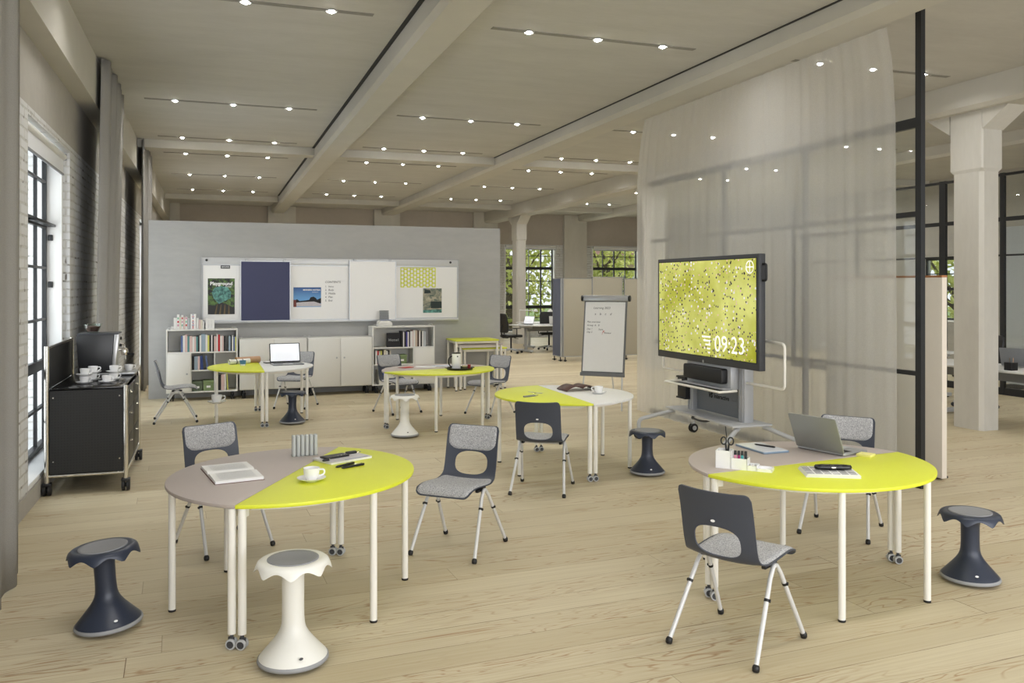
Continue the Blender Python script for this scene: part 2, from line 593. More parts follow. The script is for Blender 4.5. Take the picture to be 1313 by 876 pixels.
LW = [-0.9, 3.6, 7.70, 12.3, 18.8]                      # near edge of each window bay along the left wall
wall_with_openings('wall_left', -3.5, 28.0, ZC, 3.26, [(y, y + 2.12, 0.18, 3.19) for y in LW], 0.42, [BRICKL, PLAST], ((XL, 0, 0), PI / 2))
FW = [9.66, 13.02]
wall_with_openings('wall_far', -1.5, 16.8, ZC, 3.28, [(x, x + 1.95, 0.2, 3.26) for x in FW], 0.4, [BRICKF, FARPL], ((0, 28.0, 0), 0))
XR = 16.4
RW = [14.2, 22.4]
wall_with_openings('wall_right', -28.0, 3.5, ZC, 3.26, [(-y - 2.1, -y, 0.95, 2.53) for y in RW], 0.4, [PLAST, PLAST], ((XR, 0, 0), -PI / 2))

WN = [0]
def window(w, h, loc, rz, nx, ny, thick_rows, thick_cols, sill=True, hinges=False, white=WHITEL):
    WN[0] += 1
    nm = 'window_%d' % WN[0]
    b = MB()
    t = 0.048
    b.box(0, t, -.02, .02, 0, h); b.box(w - t, w, -.02, .02, 0, h)
    b.box(t, w - t, -.03, .03, 0, t); b.box(t, w - t, -.03, .03, h - t, h)
    for i in range(1, nx):
        x = w * i / nx
        q = 0.026 if i in thick_cols else 0.013
        b.box(x - q, x + q, -.016, .016, t, h - t)
    for z, q in thick_rows:
        b.box(t, w - t, -.018, .018, z - q, z + q)
    root = struct(b.build(nm, BLACKM, smooth=0))
    root.location = loc
    root.rotation_euler = (0, 0, rz)
    g = MB().box(t, w - t, -.004, .004, t, h - t).build('glass_pane', GLASS, root, smooth=0)
    s = MB()
    s.box(-.06, 0, -.155, .06, -.04, h + .02); s.box(w, w + .06, -.155, .06, -.04, h + .02); s.box(-.06, w + .06, -.155, .06, h, h + .05)
    s.build('reveal_lining', white, root, smooth=0)
    if sill:
        MB().box(-.06, w + .06, -.222 if nx == 4 and h > 2.9 else -.195, .06, -.045, -.002).build('window_sill', white, root, bevel=.004)
    if hinges:
        for z in (0.35, 0.95, 1.62, 2.1, 2.9):
            MB().box(w - .02, w + .055, -.075, -.03, z - .03, z + .03).build('hinge', BLACKM, root, bevel=.006)
        MB().box(w * .5, w + .05, -.10, -.03, 2.21, 2.235).build('stay_bar', BLACKM, root, bevel=.003)
    return root

rows_l = [(0.40, .013), (0.82, .05), (1.27, .013), (1.79, .013), (2.23, .04), (2.66, .013)]
for i, y in enumerate(LW):
    window(2.0, 2.99, (-1.61, y + .06, .20), PI / 2, 4, 7, rows_l, (2,), hinges=(i == 2))
for x in FW:
    window(1.83, 3.0, (x + .06, 28.2, .23), 0, 4, 7, [(0.45, .012), (0.84, .055), (1.3, .012), (1.76, .012), (2.22, .05), (2.66, .012)], (1, 3) if x == FW[0] else (2,))
for y in RW:
    window(1.98, 1.48, (XR + .2, y + 2.04, 1.0), -PI / 2, 4, 5, [(0.37, .012), (0.74, .035), (1.1, .012)], (2,))

# roller blinds over the two visible window walls
def blind(w, drop, label, loc, rz):
    t = thing('roller_blind', label, 'blind', loc, rz)
    MB().lathe([(.035, 0), (.035, w)], 20, M=Matrix.Rotation(PI / 2, 4, 'Y')).build('roller_tube', WHITEL, t)
    MB().box(0.02, w - .02, -.006, .002, -drop, 0).build('blind_fabric', mat('blind_cloth', (226, 228, 232), .8), t, smooth=0)
    MB().box(0.015, w - .015, -.012, .008, -drop - .02, -drop).build('bottom_bar', MIDG, t, bevel=.003)
    for x in (0, w):
        MB().box(x - .004, x + .004, -.034, .04, -.034, .034).build('bracket', MIDG, t, bevel=.003)
    return t
blind(1.96, .17, 'white roller blind at the top of the tall left window beside the black cart', (-1.44, 7.78, 3.13), PI / 2)
blind(1.9, .10, 'white roller blind above the far window behind the grouped office desk', (9.69, 27.97, 3.22), 0)
blind(1.9, .10, 'white roller blind above the far window behind the beige folding screens', (13.05, 27.97, 3.22), 0)

# free-standing partition
struct(MB().box(-.95, 4.97, 14.66, 14.84, 0, 2.86).build('wall_back', PARTN, smooth=0))

struct(MB().box(XL - .01, XL + .012, -3.5, 28, 0, .15).build('baseboard_left', PLAST, smooth=0))
# beams
def beam(x0, x1, z, name='beam'):
    b = MB()
    c_ = 0.05
    pr = [(x0, ZC + .02), (x0, z + c_), (x0 + c_, z), (x1 - c_, z), (x1, z + c_), (x1, ZC + .02)]
    R = Matrix(((1, 0, 0, 0), (0, 0, 1, 0), (0, 1, 0, 0), (0, 0, 0, 1)))
    b.prism(pr, -3.5, 28.0, R)
    return struct(b.build(name, CONCBEAM, smooth=0))
beam(1.79, 2.21, 4.13)
GAPSHADE = mat('gap_shade', (46, 45, 43), .7)  # dark strips along the beams: shade of the ceiling joint put into colour
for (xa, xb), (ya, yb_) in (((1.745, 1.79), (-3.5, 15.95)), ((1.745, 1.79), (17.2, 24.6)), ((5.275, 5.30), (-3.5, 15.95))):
    struct(MB().box(xa, xb, ya, yb_, ZC - .008, ZC + .01).build('gap_shade_strip', GAPSHADE, smooth=0))
beam(5.30, 5.76, 4.16)
beam(8.86, 9.40, 4.0)
beam(12.40, 12.84, 4.14)
struct(MB().box(XL - .02, XB, -3.5, 28, 3.82, ZC + .02).build('beam', CONCBEAM, smooth=0))
for y0 in (15.95, 25.05):
    for xa, xb in ((XB, 1.79), (2.21, 5.30), (5.76, 8.88), (9.38, 12.40), (12.84, XR)):
        struct(MB().box(xa, xb, y0, y0 + .34, 4.22, ZC + .02).build('beam', CONCBEAM, smooth=0))

# columns with chamfered corners, a wider head and brackets under the beam
def octo(x0, x1, y0, y1, c):
    return [(x0 + c, y0), (x1 - c, y0), (x1, y0 + c), (x1, y1 - c), (x1 - c, y1), (x0 + c, y1), (x0, y1 - c), (x0, y0 + c)]
def column(x, y):
    b = MB()
    b.prism(octo(x - .16, x + .16, y - .23, y + .23, .045), 0, 3.24)
    b.prism(octo(x - .172, x + .172, y - .25, y + .25, .02), 3.28, 4.1)
    # sloped transition
    lo = octo(x - .16, x + .16, y - .23, y + .23, .045); hi = octo(x - .172, x + .172, y - .25, y + .25, .02)
    va = [b.bm.verts.new((p[0], p[1], 3.24)) for p in lo]; vb = [b.bm.verts.new((p[0], p[1], 3.28)) for p in hi]
    for i in range(8):
        b.bm.faces.new((va[i], va[(i + 1) % 8], vb[(i + 1) % 8], vb[i]))
    R = Matrix(((0, 0, 1, 0), (1, 0, 0, 0), (0, 1, 0, 0), (0, 0, 0, 1)))
    b.prism([(y - .25, 3.76), (y - .25, 4.06), (y - .70, 4.06)], x - .172, x + .172, R)
    b.prism([(y + .25, 3.76), (y + .70, 4.06), (y + .25, 4.06)], x - .172, x + .172, R)
    return struct(b.build('column', COLM, smooth=0))
for y in (8.19, 16.5, 25.2):
    column(9.18, y)
for xa, xb in ((-1.35, -.93), (1.68, 2.54), (5.06, 5.92), (8.5, 9.36), (11.87, 12.75), (15.3, 16.1)):
    struct(MB().box(xa, xb, 27.85, 28.0, 0, ZC).build('pilaster', COLM, smooth=0))

# black framed glazed screens (parallel to the window wall)
def glazed(name, x, y0, y1, posts, rails, ztop, pane=True):
    b = MB()
    for yy, w in posts:
        b.box(x - .024, x + .024, yy - w, yy + w, 0, ztop if w > .03 else rails[0][0])
    for z, h, ext in rails:
        b.box(x - .02, x + .02, y0, y1, z - h, z + h)
    o = struct(b.build(name, BLACKM, smooth=0))
    if pane:
        MB().box(x - .004, x + .004, y0 + .04, y1, 0.03, rails[0][0]).build('glass_pane', GLASS, o, smooth=0)
    return o
glazed('glass_screen', 5.96, 5.88, 10.8, [(5.9, .033), (7.45, .022), (8.97, .022)], [(3.27, .045, 0), (2.45, .024, 0), (1.02, .02, 0), (.03, .03, 0)], 4.36)
glazed('glass_screen', 12.4, 7.0, 16.0, [(7.5, .035), (9.1, .035), (10.53, .04), (11.75, .07), (13.9, .035), (15.9, .05)], [(3.66, .022, 0), (2.92, .034, 0), (2.32, .015, 0), (.06, .06, 0)], 3.69)

# ------------------------------------------------------------------ ceiling light strips
SPOT = mat('spot_lens', (255, 250, 240), .4, emit=110)
SLOT = mat('light_slot', (136, 133, 126), .7, var=.03)
def strip():
    t = thing('ceiling_light_strip', 'x', 'ceiling light', (0, 0, ZC), 0, 'recessed ceiling light strips')
    MB().box(-1.15, 1.15, -.035, .035, -.006, .004).build('light_channel', SLOT, t, smooth=0)
    for x in (-.76, 0, .76):
        d = MB().lathe([(.058, .002), (.058, -.010), (.048, -.012), (.046, -.004)], 24, c=(x, 0, 0), cap=False).build('downlight', ALU, t)
        MB().lathe([(.0001, -.028), (.012, -.026), (.022, -.018), (.027, -.004)], 20, c=(x, 0, 0), cap=False).build('lens', SPOT, d)
    return t
BAYS = [(.285, 'between the window wall and the first long beam'), (3.76, 'between the two long beams'), (7.32, 'beyond the second long beam, over the sheer curtain side'), (10.9, 'beyond the bracketed columns')]
ROWS = [(7.95, 'nearest row', 'nearest'), (12.5, 'second row from the front', 'second'), (15.55, 'row just before the first cross beam', 'third'), (17.4, 'row just behind the first cross beam', 'fourth'), (20.6, 'second row behind the first cross beam', 'fifth'), (23.8, 'rearmost row before the far wall', 'last')]
st = None
for bi, (bx, bn) in enumerate(BAYS):
    for y, rn, _ in ROWS:
        lab = 'slim recessed ceiling light strip %s, %s' % (bn, rn)
        lab = ' '.join(lab.split()[:16])
        lab = {0: 'light strip between window wall and first long beam, ', 1: 'light strip between the two long beams, ', 2: 'light strip just beyond the second long beam, ', 3: 'light strip past the bracketed columns, '}[bi] + rn
        if st is None:
            st = strip(); st.location = (bx, y, ZC); st['label'] = lab
        else:
            dup(st, (bx, y, ZC), 0, lab)

# ------------------------------------------------------------------ curtains
def curtain(name, label, x, path, amp, wl, m, group=None, z0=.015, seed=1, nz=14, thick=.006):
    """path(z) -> (ystart, yend) ; folds run along y at constant x"""
    rnd = random.Random(seed)
    ph = [rnd.uniform(0, 6.28) for _ in range(3)]
    b = MB()
    zt = path[-1][0]
    def yy(z):
        for (za, a0, a1), (zb, b0, b1) in zip(path, path[1:]):
            if z <= zb + 1e-6:
                t = (z - za) / (zb - za)
                return a0 + (b0 - a0) * t, a1 + (b1 - a1) * t
        return path[-1][1:]
    L = path[0][2] - path[0][1]
    n = int(L / wl * 10)
    def fn(u, v):
        z = z0 + (zt - z0) * v
        a, e = yy(z)
        s = u * L / wl * 2 * PI
        wave = math.sin(s + 0.9 * math.sin(s * .37 + ph[0])) * .75 + .35 * math.sin(s * 1.7 + ph[1])
        return Vector((x + amp * wave * (0.75 + .25 * math.cos(v * 2 + ph[2])), a + (e - a) * u, z))
    b.grid(fn, n, nz)
    o = b.build(name, m, smooth=80)
    if thick:
        so = o.modifiers.new('thick', 'SOLIDIFY'); so.thickness = thick; so.offset = 0
    return tag(o, label, 'curtain', group)
curtain('wool_curtain', 'heavy grey curtain nearest the camera, left of the black coffee cart', -1.13, [(0, 3.6, 6.0), (ZC - .02, 3.6, 6.06)], .05, .34, DRAPE, 'grey window curtains', seed=3)
curtain('wool_curtain', 'heavy grey curtain just behind the espresso machine on the cart', -1.12, [(0, 9.9, 11.4), (1.8, 10.05, 11.7), (ZC - .02, 10.4, 12.3)], .05, .3, DRAPE, 'grey window curtains', seed=5)
curtain('wool_curtain', 'heavy grey curtain farthest back, beside the grey whiteboard wall', -1.12, [(0, 15.7, 17.6), (ZC - .02, 15.76, 18.0)], .05, .3, DRAPE, 'grey window curtains', seed=8)
curtain('sheer_curtain', 'tall translucent white curtain hanging behind the big screen', 5.80, [(0, 6.0, 10.93), (3.3, 6.02, 10.93), (3.8, 6.05, 10.85), (4.17, 6.13, 10.7)], .014, .22, SHEER, seed=2, thick=0)
# ------------------------------------------------------------------ half-round tables
TA, TBH, TH = 0.77, 0.69, 0.72
def seg_outline(a, b, inset=0.0, n=40, y0=0.0):
    R = (a * a + b * b) / (2 * b); off = b - R
    R -= inset
    yb = y0
    half = math.acos(max(-1, min(1, (yb - off) / R)))
    return [(R * math.sin(t), off + R * math.cos(t)) for t in [-half + 2 * half * i / n for i in range(n + 1)]]

def make_table(top_mat, label):
    """half-round table: straight edge on local x axis, body towards local +y"""
    t = thing('half_round_table', label, 'table')
    b = MB(); b.prism(seg_outline(TA, TBH, 0, 44, .001), TH - .020, TH)
    b.build('tabletop', top_mat, t, bevel=.004, smooth=40)
    # frame under the top
    b = MB()
    o = seg_outline(TA, TBH, .12, 40, .03); i_ = seg_outline(TA, TBH, .14, 40, .05)
    vs = []
    for pts in (o, i_):
        for z in (TH - .055, TH - .0205):
            vs.append([b.bm.verts.new((p[0], p[1], z)) for p in pts])
    n = len(o)
    for k in range(n):
        j = (k + 1) % n
        b.bm.faces.new((vs[0][k], vs[0][j], vs[1][j], vs[1][k]))
        b.bm.faces.new((vs[2][j], vs[2][k], vs[3][k], vs[3][j]))
        b.bm.faces.new((vs[0][j], vs[0][k], vs[2][k], vs[2][j]))
        b.bm.faces.new((vs[1][k], vs[1][j], vs[3][j], vs[3][k]))
    b.build('frame', WMET, t)
    for s in (-1, 1):
        x = s * .742
        l = MB().tube([(x, .027, .075), (x, .027, TH - .021)], .021, 20)
        l.box(x - .05 if s > 0 else x, x if s > 0 else x + .05, .015, .04, TH - .07, TH - .021)
        lg = l.build('leg', WMET, t)
        c = MB()
        for d in (-.0135, .0135):
            c.lathe([(.018, -.009), (.023, -.009), (.026, -.006), (.026, .006), (.023, .009), (.018, .009)], 22, M=Matrix.Translation((d, 0, .026)) @ Matrix.Rotation(PI / 2, 4, 'Y'), cap=False)
        c.mi = 1
        for d in (-.0135, .0135):
            c.lathe([(.0, -.007), (.0185, -.0085), (.0185, .0085), (0, .007)], 22, M=Matrix.Translation((d, 0, .026)) @ Matrix.Rotation(PI / 2, 4, 'Y'), cap=False)
        c.box(-.0045, .0045, -.012, .018, .02, .058); c.cyl((0, 0, .05), (0, 0, .08), .009, 12)
        cw = c.build('caster', [LTG, DKG], lg)
        cw.location = (x, .027, 0)
        x = s * .33
        lg = MB().tube([(x, .575, .012), (x, .575, TH - .021)], .0195, 20).build('leg', WMET, t)
        MB().cyl((x, .575, 0), (x, .575, .014), .0205, 18).build('glide', BLACK, lg, bevel=.003)
    return t

TAB = {'near': (.455, 5.08, 1.10), 'right': (3.46, 4.295, .10), 'centre': (3.34, 7.86, 1.54), 'back': (2.81, 10.8, .22), 'far': (.632, 12.0, 1.577)}
protoL = make_table(LIME, 'lime half-round table pushed against a taupe half, nearest left group')
protoT = None
def place_table(key, plus, minus):
    """plus = colour on the +normal side"""
    global protoL
    x, y, a = TAB[key]
    where = {'near': 'holding the phones and cup, nearest left group', 'right': 'in the right foreground group beside the seen-from-behind chair',
             'centre': 'in the middle group in front of the flipchart', 'back': 'in the group in front of the right bookcase', 'far': 'in the group in front of the left bookcase'}
    res = []
    for colr, rz in ((plus, a), (minus, a + PI)):
        m = {'lime': 'lime_laminate', 'taupe': 'taupe_laminate', 'white': 'white_laminate'}[colr]
        w = {('near', 'taupe'): 'holding the open book, in the nearest left group', ('near', 'lime'): 'holding a cup and magazine, in the nearest left group',
             ('right', 'lime'): 'holding a folded newspaper, in the right foreground group', ('right', 'taupe'): 'holding an open laptop, in the right foreground group',
             ('centre', 'lime'): 'in the middle group, left of its white half', ('centre', 'white'): 'holding an open book in the middle group by the flipchart',
             ('back', 'lime'): 'holding the tray with jug, in the group before the right bookcase', ('back', 'taupe'): 'behind its lime half, before the right bookcase',
             ('far', 'lime'): 'holding a paper roll, before the left bookcase', ('far', 'white'): 'holding an open dark laptop, before the low cabinets'}[(key, colr)]
        lab = '%s half-round table %s' % (colr, w)
        if protoL is not None and colr == 'lime':
            t = protoL; protoL = None
            t.location = (x, y, 0); t.rotation_euler = (0, 0, rz); t['label'] = lab; t['group'] = 'half-round tables'
            place_table.src = t
        else:
            t = dup(place_table.src, (x, y, 0), rz, lab, 'half-round tables', swap={'lime_laminate': m} if m != 'lime_laminate' else None)
        if key in ('right', 'back'):
            for lg in t.children:
                for cw in lg.children:
                    if cw.name.startswith('caster'): cw.rotation_euler = (0, 0, PI / 2 - .5)
        res.append(t)
    return res
place_table('far', 'lime', 'white')
place_table('near', 'taupe', 'lime')
place_table('right', 'taupe', 'lime')
place_table('centre', 'lime', 'white')
place_table('back', 'taupe', 'lime')

# ------------------------------------------------------------------ shell chairs (face local +y)
PROF = [(.264, .408), (.255, .424), (.232, .440), (.17, .450), (.08, .446), (-.03, .436), (-.11, .436), (-.165, .456), (-.197, .505), (-.214, .57), (-.228, .64), (-.246, .72), (-.272, .805)]
def catmull(P, n=14):
    out = []
    for i in range(len(P) - 1):
        p0, p1, p2, p3 = P[max(i - 1, 0)], P[i], P[i + 1], P[min(i + 2, len(P) - 1)]
        for k in range(n):
            t = k / n
            out.append(tuple(.5 * ((2 * b) + (-a + c_) * t + (2 * a - 5 * b + 4 * c_ - d) * t * t + (-a + 3 * b - 3 * c_ + d) * t ** 3) for a, b, c_, d in zip(p0, p1, p2, p3)))
    out.append(P[-1])
    return out
PC = catmull(PROF)
CUM = [0.0]
for p, q in zip(PC, PC[1:]):
    CUM.append(CUM[-1] + math.dist(p, q))
SL = CUM[-1]
def prof(s):
    s = max(0, min(SL, s))
    import bisect
    i = max(0, min(len(PC) - 2, bisect.bisect_right(CUM, s) - 1))
    t = (s - CUM[i]) / max(1e-9, CUM[i + 1] - CUM[i])
    return PC[i][0] + (PC[i + 1][0] - PC[i][0]) * t, PC[i][1] + (PC[i + 1][1] - PC[i][1]) * t
def s_at_z(z):
    s = SL
    while prof(s)[1] > z: s -= .002
    return s
def surf(x, s, h=0.0):
    """point of the shell at sideways x and arc length s, lifted h along the normal"""
    y, z = prof(s)
    y2, z2 = prof(min(SL, s + .004)); y1, z1 = prof(max(0, s - .004))
    d = Vector((0, y2 - y1, z2 - z1)).normalized()
    nrm = Vector((0, d.z, -d.y))                     # up on the seat, forward on the back
    if nrm.z < 0 and s < SL * .4: nrm = -nrm
    bk = max(0.0, min(1.0, (s - SL * .42) / (SL * .2)))
    u = x / .21
    lift = (.010 * (1 - bk) + .030 * bk) * abs(u) ** 2.2
    return Vector((x, y, z)) + nrm * (h + lift)
HZ0, HZ1 = s_at_z(.470), s_at_z(.628)
HC, HH, HWD = (HZ0 + HZ1) / 2, (HZ1 - HZ0) / 2, .126
def halfw(s):
    t = s / SL
    return .203 + .010 * math.sin(PI * min(1, t * 1.7)) - .004 * t
def corner(x, w, r):
    a = abs(x) - (w - r)
    return 0 if a <= 0 else r - math.sqrt(max(0, r * r - a * a))
def shell():
    b = MB(); bm = b.bm
    nu, nv = 44, 110
    V = {}
    for i in range(nu + 1):
        for j in range(nv + 1):
            t = j / nv
            w = halfw(SL * t)
            x = w * (2 * i / nu - 1)
            s0 = corner(x, w, .05); s1 = SL - corner(x, w, .035)
            V[i, j] = [x, s0 + (s1 - s0) * t]
    def inside(x, s):
        return (abs(x / HWD) ** 2.7 + abs((s - HC) / HH) ** 2.7) < 1
    faces = []
    for i in range(nu):
        for j in range(nv):
            q = [(i, j), (i + 1, j), (i + 1, j + 1), (i, j + 1)]
            cx_ = sum(V[k][0] for k in q) / 4; cs = sum(V[k][1] for k in q) / 4
            if not inside(cx_, cs): faces.append(q)
    from collections import Counter
    ec = Counter()
    for q in faces:
        for a, c_ in zip(q, q[1:] + q[:1]):
            ec[frozenset((a, c_))] += 1
    bd = set()
    for e, n_ in ec.items():
        if n_ == 1:
            for k in e:
                if 0 < k[0] < nu and 0 < k[1] < nv: bd.add(k)
    for k in bd:
        x, s = V[k]
        dx, ds = x / HWD, (s - HC) / HH
        r = (abs(dx) ** 2.7 + abs(ds) ** 2.7) ** (1 / 2.7)
        V[k] = [dx / r * HWD, HC + ds / r * HH]
    bv = {}
    for q in faces:
        vs = []
        for k in q:
            if k not in bv: bv[k] = bm.verts.new(surf(*V[k]))
            vs.append(bv[k])
        bm.faces.new(vs)
    bmesh.ops.recalc_face_normals(bm, faces=bm.faces)
    bm.faces.ensure_lookup_table()
    # solid thickness
    geom = bmesh.ops.solidify(bm, geom=list(bm.faces), thickness=.007)
    return b
def pad(s0, s1, wfrac, r0, r1, th):
    b = MB()
    nu, nv = 28, 28
    def mk(u, v, h):
        s_ = s0 + (s1 - s0) * v
        w = halfw(s_) * wfrac
        x = w * u
        a = s0 + corner(x, w, r0); e = s1 - corner(x, w, r1)
        return surf(x, a + (e - a) * v, h)
    def fn(uu, vv):
        u = 2 * uu - 1; v = vv
        e = max(0.0, (1 - abs(u) ** 7)) * max(0.0, 1 - abs(2 * v - 1) ** 7)
        return mk(u, v, .001 + th * e ** .5)
    b.grid(fn, nu, nv)
    return b
def make_chair():
    t = thing('school_chair', 'x', 'chair', group='navy shell chairs with grey felt pads')
    shell().build('shell', NAVY, t, smooth=50)
    pad(.0, s_at_z(.448), .988, .05, .05, .020).build('seat_cushion', FELT, t, smooth=70)
    pad(HZ1 + .006, SL - .0005, .955, .08, .035, .018).build('back_cushion', FELT, t, smooth=70)
    # badge on the rear of the back
    s_ = HZ1 + .035
    p = surf(0, s_, -.011)
    MB().lathe([(.0001, 0), (.008, 0), (.008, .002), (.0001, .002)], 14, M=Matrix.Translation(p) @ Matrix.Rotation(PI / 2, 4, 'X') @ Matrix.Diagonal((1.5, .8, 1, 1)), cap=False).build('badge', WHITEP, t)
    for s in (-1, 1):
        ap = Vector((s * .196, .015, .424))
        for d in (1, -1):
            foot = Vector((s * .235, d * .262, .018))
            a = ap + Vector((0, d * .028, 0))
            k = a + (foot - a).normalized() * .03
            path = [ap + Vector((0, 0, .0)), ap + Vector((0, d * .012, -.002)), ap + Vector((s * .001, d * .023, -.009)), ap + Vector((s * .002, d * .031, -.02)), k + (foot - k) * .06, foot]
            lg = MB().tube(path, .0118, 14).build('leg', SILV, t, smooth=60)
            dr = (foot - k).normalized()
            MB().tube([foot - dr * .016, foot - dr * .012, foot - dr * .002, (foot.x + dr.x * .006, foot.y + dr.y * .006, .006), (foot.x + dr.x * .01, foot.y + dr.y * .01, .001)], [.011, .0155, .018, .0165, .011], 14).build('foot_cap', BLACK, lg, smooth=60)
            if True:
                q = k + (foot - k) * (.22 if d > 0 else .30)
                MB().tube([q - dr * .007, q + dr * .007], .0135, 12).tube([q, q + Vector((s * .018, .004, 0))], [.008, .009], 8).build('stacking_stop', BLACK, lg)
        MB().box(s * .168 - .012, s * .168 + .012, -.05, .08, .412, .434).build('seat_bracket', BLACK, t, bevel=.005)
    MB().tube([(-.19, .015, .416), (.19, .015, .416)], .010, 12).build('cross_tube', SILV, t)
    return t
CH = [
 ((.079, 6.24), (.398, -.917), 'navy chair facing the camera behind the taupe table with open book'),
 ((1.604, 5.606), (-.665, -.747), 'navy chair with oval back hole standing alone in the middle, right of the lime table'),
 ((2.761, 6.978), (.529, .849), 'navy chair seen from behind at the middle lime and white table'),
 ((2.514, 3.669), (.885, .466), 'navy chair seen from behind in the right foreground, largest of the chairs'),
 ((4.38, 5.08), (-.79, -.61), 'navy chair behind the grey laptop at the right table'),
 ((-.455, 12.18), (1, .04), 'navy chair in side view left of the left bookcase, facing right'),
 ((1.19, 13.0), (-.45, -.89), 'navy chair in front of the low white cabinets, behind the dark laptop'),
 ((2.505, 11.98), (.35, -.937), 'navy chair in front of the right bookcase, facing the camera'),
 ((3.72, 11.42), (-.86, -.51), 'navy chair beside the stacked lime tables, right of the tray table'),
]
c0 = make_chair()
for i, ((x, y), (fx, fy), lab) in enumerate(CH):
    rz = math.atan2(-fx, fy)
    if i == 0:
        c0.location = (x, y, 0); c0.rotation_euler = (0, 0, rz); c0['label'] = lab
    else:
        dup(c0, (x, y, 0), rz, lab)

# ------------------------------------------------------------------ wobble stools
def make_stool(h, body, cap_, base_r=.168, seat_r=.172):
    t = thing('wobble_stool', 'x', 'stool', group='wobble stools')
    zt = h
    # base cone and column, one surface
    neck = .175
    p = [(base_r - .006, .036), (base_r - .012, .046)]
    cone = catmull([(base_r - .014, .048), (.132, .073), (.105, .104), (.081, .134), (.064, .162), (.0555, .19), (.0525, .225)], 5)
    p += cone
    p += [(.0515, h * .6), (.0525, h - .085), (.056, h - .06), (.066, h - .045)]
    MB().lathe(p, 40).build('base_column', body, t, smooth=40)
    MB().lathe([(.0001, 0), (.05, .001), (.1, .006), (base_r - .02, .013), (base_r - .004, .019), (base_r, .026), (base_r - .002, .035), (base_r - .012, .042)], 40, cap=False).build('rocker_rim', RIMG, t, smooth=50)
    # seat cap with a scalloped skirt
    b = MB()
    n = 84
    NL = 8
    def skirt(a):
        q = abs(math.sin(a * NL / 2 + .55))
        return q ** 1.25
    prof_ = [(0.0001, -.012), (.06, -.010), (.100, -.006), (.124, .0), (.142, .001), (.157, -.003), (.167, -.011)]
    rings = []
    for r, z in prof_:
        rings.append([b.bm.verts.new((r * math.cos(2 * PI * k / n), r * math.sin(2 * PI * k / n), zt + z)) for k in range(n)])
    # lower edge: deep at the lobes' tips, high between them
    for f_ in (.5, 1.0):
        ring = []
        for k in range(n):
            a = 2 * PI * k / n
            s_ = 1 - skirt(a)
            dz = .012 + .031 * s_
            r = seat_r - .002 + .013 * s_ * f_
            ring.append(b.bm.verts.new((r * math.cos(a), r * math.sin(a), zt - .012 - dz * f_)))
        rings.append(ring)
    ring = []
    for k in range(n):
        a = 2 * PI * k / n
        s_ = 1 - skirt(a)
        r = seat_r - .008 + .013 * s_
        ring.append(b.bm.verts.new((r * math.cos(a), r * math.sin(a), zt - .012 - (.012 + .031 * s_) + .001)))
    rings.append(ring)
    rings.append([b.bm.verts.new((.15 * math.cos(2 * PI * k / n), .15 * math.sin(2 * PI * k / n), zt - .020)) for k in range(n)])
    rings.append([b.bm.verts.new((.05 * math.cos(2 * PI * k / n), .05 * math.sin(2 * PI * k / n), zt - .045)) for k in range(n)])
    for A, B in zip(rings, rings[1:]):
        for k in range(n):
            b.bm.faces.new((A[k], A[(k + 1) % n], B[(k + 1) % n], B[k]))
    b.build('seat_cap', cap_, t, smooth=60)
    MB().lathe([(.0001, -.007), (.06, -.005), (.1, -.001), (.118, .003), (.121, .001), (.121, -.006)], 40, c=(0, 0, zt + .001), cap=False).build('seat_pad', PADG, t, smooth=60)
    # maker's badge
    return t
def badge(t, h, base_r, az, m):
    u = .82
    r = base_r * .845; z = .072
    M = Matrix.Rotation(az, 4, 'Z') @ Matrix.Translation((r + .002, 0, z)) @ Matrix.Rotation(math.radians(48), 4, 'Y') @ Matrix.Diagonal((.8, 1.4, 1, 1))
    MB().lathe([(.0001, 0), (.007, 0), (.007, .004), (.0001, .004)], 14, M=M, cap=False).build('badge', m, t)
ST = [
 ((-.51, 4.918), .43, NAVYD, 'navy wobble stool nearest the window side, left of the open-book table', (4, 'L'), 0, .168),
 ((.367, 4.165), .50, CREAMP, 'tall white wobble stool at front, under the nearest table edge', (0, ''), 0, .168),
 ((2.181, 9.991), .50, CREAMP, 'tall white wobble stool before the tray table in the back', (0, ''), 0, .168),
 ((1.0, 11.453), .42, NAVYD, 'navy wobble stool in front of the dark laptop table at the back', (0, ''), 0, .168),
 ((3.939, 7.219), .42, NAVYD, 'navy wobble stool standing before the big screen trolley', (0, ''), 0, .168),
 ((4.37, 3.939), .425, NAVYD, 'navy wobble stool at the right edge, right of the newspaper table', (0, ''), 0, .168),
]
for (x, y), h, m, lab, (tilt, side), _, br in ST:
    t = make_stool(h, m, m, br, br + .004)
    t.location = (x, y, 0)
    t['label'] = lab
    # tilt axis is the direction from the camera (so the stool leans sideways in view)
    va = math.atan2(y, x)                     # bearing of the stool
    tl = math.radians(tilt)
    az = va + PI + .25
    badge(t, h, br, az, WHITEP if m is NAVYD else INK)
    if tilt:
        sgn = -1 if side == 'L' else 1
        ax = Vector((math.cos(va), math.sin(va), 0))
        q = Matrix.Rotation(sgn * tl, 4, ax)
        t.rotation_euler = q.to_euler()
        t.location.z = .145 * math.sin(tl) * .18 + .002
